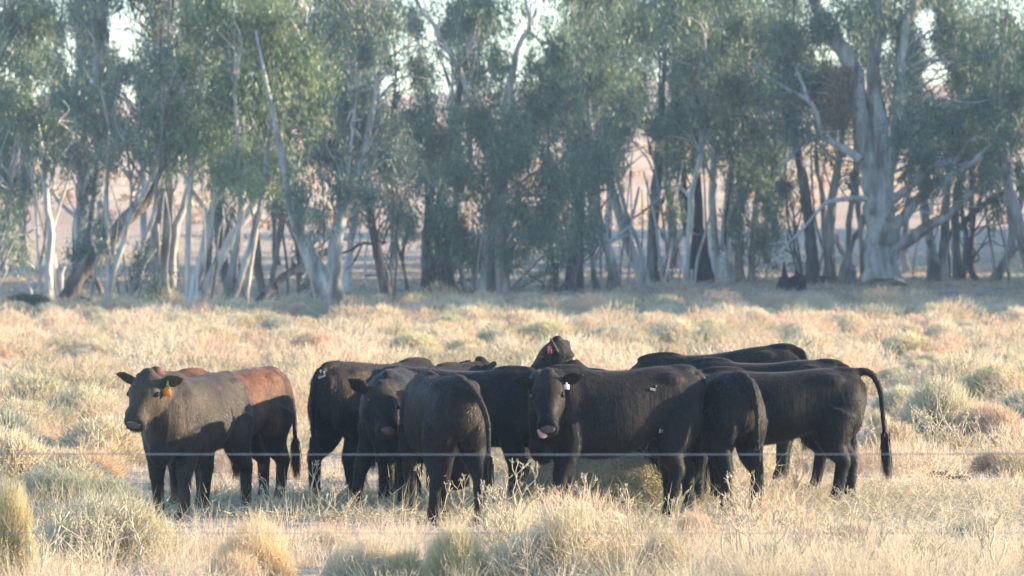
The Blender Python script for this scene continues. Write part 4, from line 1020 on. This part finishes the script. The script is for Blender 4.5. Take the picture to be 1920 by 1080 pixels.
# ------------------------------------------------------------------ hay
def strands(n, cen, rad, zf, lmin, lmax, w0=0.006, flat=0.45, up=0.25):
    a = rng.uniform(0, 2 * np.pi, n); r = np.sqrt(rng.random(n))
    P = np.stack([cen[0] + rad[0] * r * np.cos(a), cen[1] + rad[1] * r * np.sin(a), np.zeros(n)], -1)
    P[:, 2] = gz(P[:, 0], P[:, 1]) + zf(r, n)
    D = unit(rng.normal(size=(n, 3)) * (1, 1, flat) + (0, 0, up * flat))
    return blades(P, D, rng.uniform(lmin, lmax, n), np.full(n, w0))
hx, hy = wp(1125, 900, 46.7)[:2]
mb = MB()
th = np.linspace(0.0, np.pi / 2, 9)
base = np.array((0, 0, -0.05))
mb.rings(np.array([(0, 0, 0.62 * math.sin(t)) for t in th]) + base, np.tile((1.0, 0, 0), (9, 1)), np.tile((0, 1.0, 0), (9, 1)), 0.62 * np.cos(th) ** 0.7 + 0.01, 0.5 * np.cos(th) ** 0.7 + 0.01, 26)
hayme = mb.mesh('hay_pile')
hv = np.array([v.co[:] for v in hayme.vertices]); hv *= (1 + rng.normal(size=(len(hv), 1)) * 0.05)
hayme.vertices.foreach_set('co', hv.astype(np.float32).ravel())
M['haycore'] = plain('hay_core', (0.38, 0.35, 0.24), 0.95)
hay = obj('hay_pile', hayme, M['haycore'], None, (hx, hy, float(gz(hx, hy))))
tag(hay, 'broken grey green hay pile on the ground under the licking steer', 'hay')
n = 9000
u = unit(rng.normal(size=(n, 3))); u[:, 2] = np.abs(u[:, 2])
P = u * (0.64, 0.52, 0.60) * rng.uniform(0.86, 1.1, (n, 1))
D = unit(np.cross(u, rng.normal(size=(n, 3))) + u * 0.25 + (0, 0, -0.25))
v, f = blades(P, D, rng.uniform(0.12, 0.42, n), rng.uniform(0.005, 0.010, n))
tag(obj('straw', mesh_np('straw', v, f, rng.random(n)), M['hay'], hay), kind='stuff')
v, f = strands(26000, (wp(960, 0, 46)[0] + 1.2, 46.0), (5.2, 2.9), lambda r, n: rng.uniform(0, 0.05, n) + 0.06 * (r < 0.4) * rng.random(n), 0.08, 0.34, 0.008)
tag(obj('loose_hay', mesh_np('loose_hay', v, f, rng.random(26000) * 0.9 + 0.1), M['hay']), 'loose trampled hay strewn under the cattle', kind='stuff')

v, f = strands(15000, (4.3, 47.4), (3.2, 2.6), lambda r, n: rng.uniform(0, 0.05, n), 0.05, 0.20, 0.008, 0.5, 0.5)
tag(obj('straw_litter', mesh_np('straw_litter', v, f, np.clip(rng.normal(0.6, 0.22, 15000), 0, 1)), M['grass']), 'broken straw and stubble littering the bare ground', kind='stuff')
# ------------------------------------------------------------------ shrubs
def bush_mesh(name, n=9000, seed=0, wide=1.0):
    g = np.random.default_rng(seed)
    nc = 9
    cc = g.normal(size=(nc, 3)) * (0.42, 0.42, 0.0); cc[0] = 0
    cr = g.uniform(0.32, 0.62, nc); cr[0] = 0.72
    k = g.choice(nc, n, p=cr ** 2 / (cr ** 2).sum())
    u = unit(g.normal(size=(n, 3))); u[:, 2] = np.abs(u[:, 2])
    r = (g.random(n) ** 0.42)
    P = cc[k] + u * (r * cr[k])[:, None] * np.stack([np.ones(n), np.ones(n), g.uniform(0.95, 1.35, nc)[k]], -1)
    P[:, 2] = P[:, 2] * np.clip(1.25 - 0.5 * np.hypot(P[:, 0], P[:, 1]), 0.3, 1)
    lean = g.normal(size=(nc, 3)) * (0.35, 0.35, 0)
    D = unit(u * 0.7 + g.normal(size=(n, 3)) * 0.5 + lean[k] + (0, 0, 0.35))
    L = g.uniform(0.10, 0.27, n); W = g.uniform(0.008, 0.015, n)
    # a few long stalks that break the outline
    k2 = g.random(n) < 0.04; L[k2] *= 1.9
    v, f = blades(P - D * 0.1, D, L, W)
    tint = np.clip(g.random(nc)[k] * 0.6 + 0.4 * g.beta(2, 2, n) + (g.random(n) > .97) * .2, 0, 1)
    return mesh_np(name, v, f, tint)
BM = [bush_mesh('bush', 17000, s) for s in (1, 2, 3, 4, 5)]
for b in BM: b.materials.append(M['grass'])
def dome_mesh(seed, n=8500):
    g = np.random.default_rng(seed)
    nc = 4; cc = g.normal(size=(nc, 3)) * (0.30, 0.30, 0); cc[0] = 0; cr = g.uniform(0.45, 0.75, nc); cr[0] = 0.85
    k = g.choice(nc, n, p=cr ** 2 / (cr ** 2).sum())
    u = unit(g.normal(size=(n, 3))); u[:, 2] = np.abs(u[:, 2])
    P = cc[k] + u * ((g.random(n) ** 0.36) * cr[k])[:, None]
    D = unit(u + g.normal(size=(n, 3)) * 0.6 + (0, 0, 0.25))
    vv, ff = blades(P, D, g.uniform(0.10, 0.26, n), g.uniform(0.020, 0.034, n))
    me = mesh_np('bush', vv, ff, np.clip(g.random(nc)[k] * 0.4 + 0.6 * g.beta(2, 2, n), 0, 1)); me.materials.append(M['grass']); return me
DM = [dome_mesh(s) for s in (41, 42, 43, 44, 45)]
bush_no = [0]
def bush(label, cx, by, w, h, kind, deep=0.9, name='saltbush'):
    Y = depth_of(by); c = wp(cx, by, Y)
    rx = w * Y / F / 2; rz = h * Y / F * (1.35 if by > 1060 else 1.0)
    o = bpy.data.objects.new(name, (BM if by > 880 else DM)[bush_no[0] % 5]); COL.objects.link(o)
    c = np.array((c[0], Y + rx * 0.5, 0)); c[2] = float(gz(c[0], c[1])) - 0.03
    o.location = c; o.scale = (rx * 1.08, rx * deep, rz * 1.12); o.rotation_euler = (0, 0, bush_no[0] * 1.7)
    o.material_slots[0].link = 'OBJECT'; o.material_slots[0].material = BUSH[kind]
    bush_no[0] += 1
    tag(o, label, 'bush', 'low bushes scattered over the paddock')
    return o
B = [
 ('biggest olive straw bush, in front of the dusty steer at left', 208, 1050, 345, 185, 'olive'),
 ('tall yellowish bush cut by the bottom left corner', 8, 1085, 150, 175, 'yellow'),
 ('blue grey shaded bush behind the biggest bush', 112, 935, 215, 75, 'grey'),
 ('pinkish straw bush below the dusty steer', 480, 1082, 230, 100, 'pink'),
 ('wide pale straw bush at the bottom centre', 1070, 1090, 300, 130, 'straw'),
 ('pink orange bush at the hind feet of the licking steer', 1305, 1015, 150, 90, 'pink'),
 ('small grey green bush right of the pink orange bush', 1395, 968, 100, 55, 'grey'),
 ('rusty pink bush in front of the cow with the swinging tail', 1600, 1035, 180, 85, 'pink'),
 ('dark olive bush between rusty bush and right edge', 1738, 1058, 120, 75, 'green'),
 ('round grey green dome bush right of the swinging tail', 1770, 836, 165, 125, 'olive'),
 ('neat round olive bush above the head of the dusty steer', 190, 668, 68, 46, 'yellow'),
 ('orange pink bush right of the neat round bush', 312, 650, 52, 36, 'orange'),
 ('bright yellow round bush in the shade line at centre left', 845, 610, 58, 42, 'yellow'),
 ('small yellow bush in the shade left of the yellow round one', 450, 614, 42, 28, 'yellow'),
 ('yellow bush above the cow with raised head', 1022, 632, 56, 34, 'yellow'),
 ('orange bush in the row of bushes right of the far cattle', 1715, 620, 62, 34, 'orange'),
 ('small red orange bush near the right shade line', 1806, 614, 32, 30, 'orange'),
 ('broad olive straw bush behind the large cow at the back', 1340, 645, 115, 46, 'yellow'),
 ('straw bush behind the brand marked cow', 805, 652, 110, 44, 'straw'),
 ('wide yellowish clump right of the rising back', 1705, 676, 140, 58, 'yellow'),
 ('olive bush at the left edge above the path gap', 60, 748, 90, 48, 'olive'),
 ('greenish bush left of the head of the dusty steer', 118, 812, 84, 56, 'olive'),
 ('dark low scrub patch behind the brand marked cow', 735, 668, 185, 18, 'grey'),
 ('grey green bush under the trees at left', 182, 612, 72, 36, 'grey'),
 ('bright green low bush in the shade below the dark leaning log', 578, 604, 62, 20, 'green'),
 ('dark pinkish bush in the shade at left', 250, 620, 50, 30, 'pink'),
 ('straw bush left of the straw mound behind the herd', 700, 640, 90, 36, 'straw'),
 ('pinkish bush beyond the brown backed cow', 560, 668, 90, 34, 'pink'),
 ('straw bush at the far left by the first shade', 30, 672, 80, 34, 'straw'),
 ('orange bush low on the left edge', 15, 735, 60, 40, 'orange'),
 ('yellow straw bush above the brown backed cow', 450, 672, 90, 34, 'straw'),
 ('grey straw bush between the herd and the rounded yellow bush', 950, 668, 90, 40, 'straw'),
 ('straw bush behind the hips of the large cow', 1560, 660, 90, 36, 'straw'),
 ('pale straw bush at the right edge in the sun', 1890, 668, 90, 38, 'straw'),
 ('orange straw bush at the far right beside the shade line', 1890, 625, 60, 30, 'orange'),
 ('straw bush on the right beyond the dome bush', 1840, 730, 100, 44, 'straw'),
 ('pale pink bush at the far right beside bare ground', 1865, 880, 75, 48, 'pink'),
 ('pinkish bush on the left beside the greenish bush', 60, 830, 70, 48, 'pink'),
 ('small straw bush just left of the swinging tail', 1650, 830, 60, 60, 'straw'),
 ('straw bush low in the front between two pink bushes', 700, 1085, 170, 80, 'straw'),
 ('golden straw bush at the front left of the wide pale one', 850, 1092, 170, 105, 'yellow'),
 ('straw bush on the bottom edge right of the wide pale one', 1250, 1095, 150, 80, 'straw'),
 ('olive straw bush behind the rusty pink bush', 1485, 985, 120, 62, 'olive'),
 ('straw bush in front of the right end of the herd', 1850, 1000, 130, 60, 'straw'),
 ('yellow straw bush below the brown backed cow feet', 610, 1030, 120, 60, 'straw'),
 ('grey violet bush on the bottom edge right of centre', 1450, 1085, 130, 60, 'grey'),
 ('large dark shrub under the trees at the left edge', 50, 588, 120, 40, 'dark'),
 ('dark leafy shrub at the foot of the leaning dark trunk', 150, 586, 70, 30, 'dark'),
]
for b in B: bush(*b)

# ------------------------------------------------------------------ pale forked weeds
def weed_mesh(seed, stems=5):
    g = np.random.default_rng(seed); V, Fc, Tn = [], [], []
    mb = MB()
    def grow(p, d, L, r, lev):
        q = p + d * L * 0.5 + g.normal(size=3) * L * 0.05; e = q + unit((d + g.normal(size=3) * 0.22)[None])[0] * L * 0.5
        mb.tube(np.array([p, q, e]), np.array([r, r * 0.85, r * 0.7]), 4, cap=lev == 0)
        if lev > 0:
            for s in range(2 if g.random() < 0.8 else 3):
                nd = unit((d + g.normal(size=3) * (0.42, 0.42, 0.15) + (0, 0, 0.15))[None])[0]
                grow(e, nd, L * g.uniform(0.55, 0.8), r * 0.7, lev - 1)
        else:
            for _ in range(3):
                a = e + g.normal(size=3) * 0.006
                mb.tube(np.array([a, a + unit((d + g.normal(size=3) * 0.5)[None])[0] * 0.022]), np.array([0.004, 0.0012]), 3, cap=False)
    for k in range(stems):
        a = g.uniform(0, 6.28)
        grow(np.array((math.cos(a), math.sin(a), 0)) * g.uniform(0.01, 0.10), unit((g.normal(size=3) * (0.3, 0.3, 0) + (0, 0, 1))[None])[0], g.uniform(0.12, 0.2), 0.0062, 2 if g.random() < .75 else 3)
    me = mb.mesh('weed')
    at = me.attributes.new('tint', 'FLOAT', 'FACE'); at.data.foreach_set('value', g.random(len(me.polygons)).astype(np.float32))
    me.materials.append(M['weed']); return me
WM = [weed_mesh(s, k) for s, k in ((21, 4), (22, 6), (23, 5), (24, 3), (25, 7))]
W = [('pale forked weed in the bottom left corner group, left one', 84, 1088, 1.5), ('pale forked weed in front of the biggest bush, middle one', 168, 1085, 1.4), ('pale forked weed in front of the biggest bush, right one', 226, 1080, 1.6),
 ('pale weed just in front of the tail of the brown backed cow', 527, 985, 1.0), ('pale weed at the feet of the brand marked cow', 605, 985, 1.05), ('fine weed at the front feet of the cow facing the fence', 640, 1000, 0.9),
 ('tall pale weed in front of the round rumped cow, left', 815, 985, 1.15), ('tall pale weed in front of the round rumped cow, right', 848, 988, 1.1), ('big pale weed under the chest of the licking steer at left', 935, 985, 1.1), ('pale weed between the wide straw bush and the golden bush', 945, 1062, 1.6),
 ('yellowish curled weed in front of the licking steer forefeet', 1050, 985, 1.0), ('pale weed before the hay pile', 1100, 990, 1.1), ('thin weed below the belly of the licking steer', 1180, 985, 1.0), ('thin pale weed at the hind foot of the licking steer', 1265, 990, 1.0),
 ('pale weed right of the pink orange bush', 1385, 1080, 1.5), ('straw weed at the feet of the cow seen from behind', 1425, 965, 1.0), ('tiny weed between the legs of the rightmost cow', 1485, 950, 0.9),
 ('forked weed at the bottom edge below the rusty bush, left', 1480, 1092, 1.3), ('forked weed at the bottom edge below the rusty bush, middle', 1548, 1090, 1.3), ('forked weed at the bottom edge below the rusty bush, right', 1625, 1085, 1.3),
 ('forked weed in front of the dark olive bush', 1745, 1092, 1.2), ('spreading weed near the bottom right corner', 1860, 1078, 1.3), ('pale weed on the bottom right edge', 1912, 1085, 1.2),
 ('pale bare weed below the dome bush, left', 1700, 868, 1.7), ('pale bare weed below the dome bush, middle', 1745, 872, 1.8), ('pale bare weed below the dome bush, right', 1795, 870, 1.8), ('pale bare weed right under the swinging tail', 1640, 868, 1.4), ('pale bare weed right of the dome bush', 1835, 872, 1.5)]
for k, (lb, px, py, s) in enumerate(W):
    Y = depth_of(py); c = wp(px, py, Y)
    o = bpy.data.objects.new('weed', WM[k % 5]); COL.objects.link(o)
    o.location = (c[0], Y, float(gz(c[0], Y)) - 0.01); o.scale = (s * 1.0,) * 3; o.rotation_euler = (0, 0, k * 2.1)
    tag(o, lb, 'weed', 'pale forked weeds')

# ------------------------------------------------------------------ grass over the paddock: nobody could count it
def fieldnoise(x, y, k):
    return (np.sin(x * 0.71 * k + 1.3 + 1.7 * np.sin(y * 0.31 * k)) + np.sin(y * 0.43 * k + 2.1 + 1.3 * np.sin(x * 0.53 * k + 4)) + 0.7 * np.sin((x + y) * 1.37 * k + 0.4)) / 2.7
def grass_field():
    VV, FF, TT = [], [], []; off = 0
    bands = [(35, 41, 24, 46, 0.0055, 1.0), (41, 52, 17, 40, 0.0065, 1.0), (52, 72, 11, 34, 0.009, 1.0), (72, 105, 7, 30, 0.013, 1.0), (105, 150, 4.2, 26, 0.020, 1.0), (150, 173, 3.4, 24, 0.024, 1.0)]
    for y0, y1, den, nb, w, _ in bands:
        A = (y1 - y0) * (0.125 * (y0 + y1) + 2.4)
        n = int(A * den)
        y = rng.uniform(y0, y1, n); x = rng.uniform(-1, 1, n) * (0.125 * y + 1.2)
        keep = np.ones(n, bool)
        fn = fieldnoise(x, y, 1.0)
        # trampled ground round the herd and the bare track on the right
        herd = ((x - 0.2) / 5.0) ** 2 + ((y - 46.2) / 3.3) ** 2
        keep &= ~((herd < 1.0) & (rng.random(n) < 0.965))
        bare = ((x - 4.4) / 2.9) ** 2 + ((y - 47.3) / 2.6) ** 2
        keep &= ~((bare < 1.0) & (rng.random(n) < 0.9))
        keep &= rng.random(n) < 0.55 + 0.55 * fn
        x, y, fn = x[keep], y[keep], fn[keep]; n = len(x)
        f2 = fieldnoise(x + 31, y * 0.8 - 17, 0.6)
        ht = np.clip(rng.gamma(6, 0.045, n) * (1.0 + 0.35 * fn), 0.10, 0.6) * np.where(bare[keep] < 1, 0.45, 1.0)
        ht = ht * np.where(y > 50, 0.50, 1.0) * (1 - 0.35 * sstep(140, 165, y)) * np.where(y < 40.5, 1.05, np.where(y < 45.2, 0.42, 1.0))
        rad = rng.uniform(0.06, 0.20, n)
        base_t = np.clip(0.50 + 0.28 * f2 + rng.normal(0, 0.12, n), 0.02, 0.98)
        k = np.repeat(np.arange(n), nb)
        m = len(k)
        r2 = rng.normal(size=(m, 2)) * rad[k][:, None] * 0.6
        P = np.stack([x[k] + r2[:, 0], y[k] + r2[:, 1], np.zeros(m)], -1); P[:, 2] = gz(P[:, 0], P[:, 1]) - 0.01
        D = unit(np.stack([r2[:, 0] * 2.2, r2[:, 1] * 2.2, np.full(m, 0.42)], -1) + rng.normal(size=(m, 3)) * 0.20)
        D[:, 2] = np.abs(D[:, 2])
        L = ht[k] * rng.uniform(0.45, 1.15, m)
        v, f = blades(P, D, L, w * rng.uniform(0.6, 1.3, m))
        VV.append(v); FF.append(f + off); off += len(v)
        TT.append(np.clip(base_t[k] + rng.normal(0, 0.07, m), 0, 1))
        # side sprays on the stalks give the weedy, cloudy look
        s = rng.random(m) < 0.55
        q = P[s] + D[s] * (L[s] * rng.uniform(0.45, 0.95, s.sum()))[:, None]
        d2 = unit(D[s] * 0.5 + rng.normal(size=(s.sum(), 3)) * 0.6)
        v, f = blades(q, d2, L[s] * rng.uniform(0.15, 0.35, s.sum()), w * 0.9)
        VV.append(v); FF.append(f + off); off += len(v)
        TT.append(np.clip(base_t[k][s] + rng.normal(0.03, 0.08, s.sum()), 0, 1))
    me = mesh_np('dry_grass', np.concatenate(VV), np.concatenate(FF), np.concatenate(TT))
    tag(obj('dry_grass', me, M['grass']), 'dry straw coloured grass and weeds over the paddock', kind='stuff')
grass_field()
# short sparse tussocks and fallen sticks on the shaded flat under and behind the trees
n = 5200
y = rng.uniform(172, 290, n); x = rng.uniform(-1, 1, n) * (0.112 * y + 2); k = np.repeat(np.arange(n), 16); m = len(k)
P = np.stack([x[k] + rng.normal(0, 0.22, m), y[k] + rng.normal(0, 0.22, m), np.zeros(m)], -1); P[:, 2] = gz(P[:, 0], P[:, 1])
D = unit(rng.normal(size=(m, 3)) * 0.5 + (0, 0, 0.8)); D[:, 2] = np.abs(D[:, 2])
v, f = blades(P, D, rng.uniform(0.08, 0.32, m) * rng.uniform(0.5, 1.3, n)[k], 0.035)
tag(obj('creek_grass', mesh_np('creek_grass', v, f, np.clip(rng.choice([0.05, 0.3, 0.8, 0.9], n)[k] + rng.normal(0, .06, m), 0, 1)), M['grass']), 'sparse tussocks on the shaded flat behind the trees', kind='stuff')
n = 1500
y = rng.uniform(168, 215, n); x = rng.uniform(-1, 1, n) * (0.112 * y + 2)
P = np.stack([x, y, gz(x, y) + 0.03], -1); D = unit(rng.normal(size=(n, 3)) * (1, 1, 0.16)); D[:, 2] = np.abs(D[:, 2])
v, f = blades(P, D, rng.gamma(2.0, 0.35, n), rng.uniform(0.03, 0.07, n))
tag(obj('fallen_twigs', mesh_np('fallen_twigs', v, f, rng.random(n)), M['leaf_dead']), 'fallen sticks and bark littering the ground under the gums', kind='stuff')
# low mounds of scrub among the grass, too many and too alike to count
def mounds():
    VV, FF, TT = [], [], []; off = 0
    n = 800
    y = 37 + 140 * rng.random(n) ** 0.8; x = rng.uniform(-1, 1, n) * (0.112 * y + 0.5)
    herd = ((x - 0.2) / 5.0) ** 2 + ((y - 46.5) / 3.6) ** 2; bare = ((x - 4.2) / 2.8) ** 2 + ((y - 48.0) / 3.0) ** 2
    ok = (herd > 1) & (bare > 1) & ~((x > -3.4) & (x < 4.6) & (y > 41.6) & (y < 46)); x, y = x[ok], y[ok]; n = len(x)
    for i in range(n):
        r = rng.uniform(0.25, 0.75) * (1 + (y[i] > 60) * 0.35); h = r * rng.uniform(0.6, 0.95)
        m = int(1000 if y[i] < 70 else 620)
        u = unit(rng.normal(size=(m, 3))); u[:, 2] = np.abs(u[:, 2])
        P = u * (rng.random(m) ** 0.35)[:, None] * (r, r, h) * 0.85; P = P + (x[i], y[i], float(gz(x[i], y[i])))
        D = unit(u * 0.7 + rng.normal(size=(m, 3)) * 0.5 + (0, 0, 0.4))
        v, f = blades(P, D, rng.uniform(0.08, 0.22, m) * (r + 0.3), 0.009 if y[i] < 70 else 0.018)
        VV.append(v); FF.append(f + off); off += len(v)
        t = [0.06, 0.18, 0.45, 0.62, 0.80, 0.90][rng.choice(6, p=[.22, .20, .14, .12, .17, .15])]
        TT.append(np.clip(t + rng.normal(0, 0.06, m), 0, 1))
    me = mesh_np('dry_scrub', np.concatenate(VV), np.concatenate(FF), np.concatenate(TT))
    tag(obj('dry_scrub', me, M['grass']), 'low dry scrub mounds merging into the grass', kind='stuff')
mounds()
# small rounded dry bushes, each its own object
KN = {'olive': 'olive', 'straw': 'pale straw', 'pink': 'pinkish', 'orange': 'orange tinted', 'grey': 'grey green', 'yellow': 'yellowish'}
def where(px, py):
    a = 'left of the dusty steer' if px < 230 else 'behind the brown backed cow' if px < 550 else 'behind the brand marked cow' if px < 900 else 'behind the licking steer' if px < 1300 else 'behind the tail swinging cow' if px < 1660 else 'right of the swinging tail'
    d = ', by the tree shade' if py < 622 else ', halfway to the trees' if py < 675 else ', a little beyond the herd' if py < 750 else ', level with the herd'
    return a + d
taken = []
for k in range(900):
    py = 598 + 330 * rng.random() ** 1.25; px = rng.uniform(-20, 1940); Y = depth_of(py)
    if 230 < px < 1660 and py > 690: continue
    if px > 1440 and py > 850: continue
    w = rng.uniform(0.32, 0.72) * (1.15 if rng.random() < .25 else 1.0); c = wp(px, py, Y)
    if any((c[0] - a) ** 2 + (Y - b_) ** 2 * 0.12 < (w + w2) ** 2 * 0.55 for a, b_, w2 in taken): continue
    taken.append((c[0], Y, w))
    kd = ['olive', 'straw', 'pink', 'orange', 'grey', 'yellow'][rng.choice(6, p=[.22, .32, .18, .05, .11, .12])]
    o = bpy.data.objects.new('dry_bush', DM[k % 5]); COL.objects.link(o)
    o.location = (c[0], Y, float(gz(c[0], Y)) - 0.03); o.scale = (w, w, w * rng.uniform(0.8, 1.1)); o.rotation_euler = (0, 0, rng.uniform(0, 6.28))
    o.material_slots[0].link = 'OBJECT'; o.material_slots[0].material = BUSH[kd]
    tag(o, ('large ' if w > 0.6 else 'small ' if w < 0.45 else '') + KN[kd] + ' dry bush ' + where(px, py), 'bush', 'small dry bushes dotted over the paddock')
    if len(taken) >= 240: break
# scattered scrub far up the hill
n = 800
y = rng.uniform(290, 640, n); x = rng.uniform(-1, 1, n) * (0.12 * y + 10)
VV, FF, off = [], [], 0
for i in range(n):
    m = 60; r = rng.uniform(0.5, 1.3)
    u = unit(rng.normal(size=(m, 3))); u[:, 2] = np.abs(u[:, 2])
    v, f = blades(u * r * 0.7 + (x[i], y[i], float(gz(x[i], y[i]))), unit(u + rng.normal(size=(m, 3)) * .5), np.full(m, 0.5), np.full(m, 0.22))
    VV.append(v); FF.append(f + off); off += len(v)
tag(obj('hill_scrub', mesh_np('hill_scrub', np.concatenate(VV), np.concatenate(FF), rng.random(sum(len(f) for f in FF))), BUSH['pink']), 'small scrub dotted over the far hill', kind='stuff')

def dung(label, px, py, s):
    Y = depth_of(py); c = wp(px, py, Y); mb = MB()
    for k in range(6):
        mb.ball((rng.normal() * 0.05 * s, rng.normal() * 0.05 * s, 0.03 * s), 0.07 * s * rng.uniform(.6, 1.1), 0.07 * s, 0.035 * s, 8)
    o = obj('dung_pat', mb.mesh('dung_pat'), M['dung'], None, (c[0], Y, float(gz(c[0], Y)) - 0.005)); tag(o, label, 'dung pat')
dung('dark dung pat on the bare ground right of the swinging tail, further one', 1762, 896, 1.1)
dung('dark dung pat on the bare ground right of the swinging tail, nearer one', 1794, 909, 1.0)
dung('dark dung lump near the bottom right edge', 1902, 1036, 0.9)

# ------------------------------------------------------------------ fence between the camera and the herd
FY = 25.0
fence = empty('wire_fence', (0, FY, 0))
tag(fence, 'thin steel wire fence crossing in front of the whole herd', 'fence')
for py, rr in ((848, 0.0028), (996, 0.0013)):
    z = wp(0, py, FY)[2]
    P = np.array([(x, 0, z - 0.012 * (1 - (x / 4.2) ** 2)) for x in np.linspace(-4.2, 4.2, 25)])
    b = MB(); b.tube(P, np.full(25, rr), 6); obj('wire', b.mesh('wire'), M['wire'], fence)
for sx_ in (-4.2, 4.2):
    b = MB(); b.tube(np.array([(sx_, 0.06, -0.4), (sx_, 0.06, 0.6), (sx_ + .01, 0.06, 1.55)]), np.array([0.06, 0.058, 0.055]), 12); obj('post', b.mesh('post'), M['post'], fence)
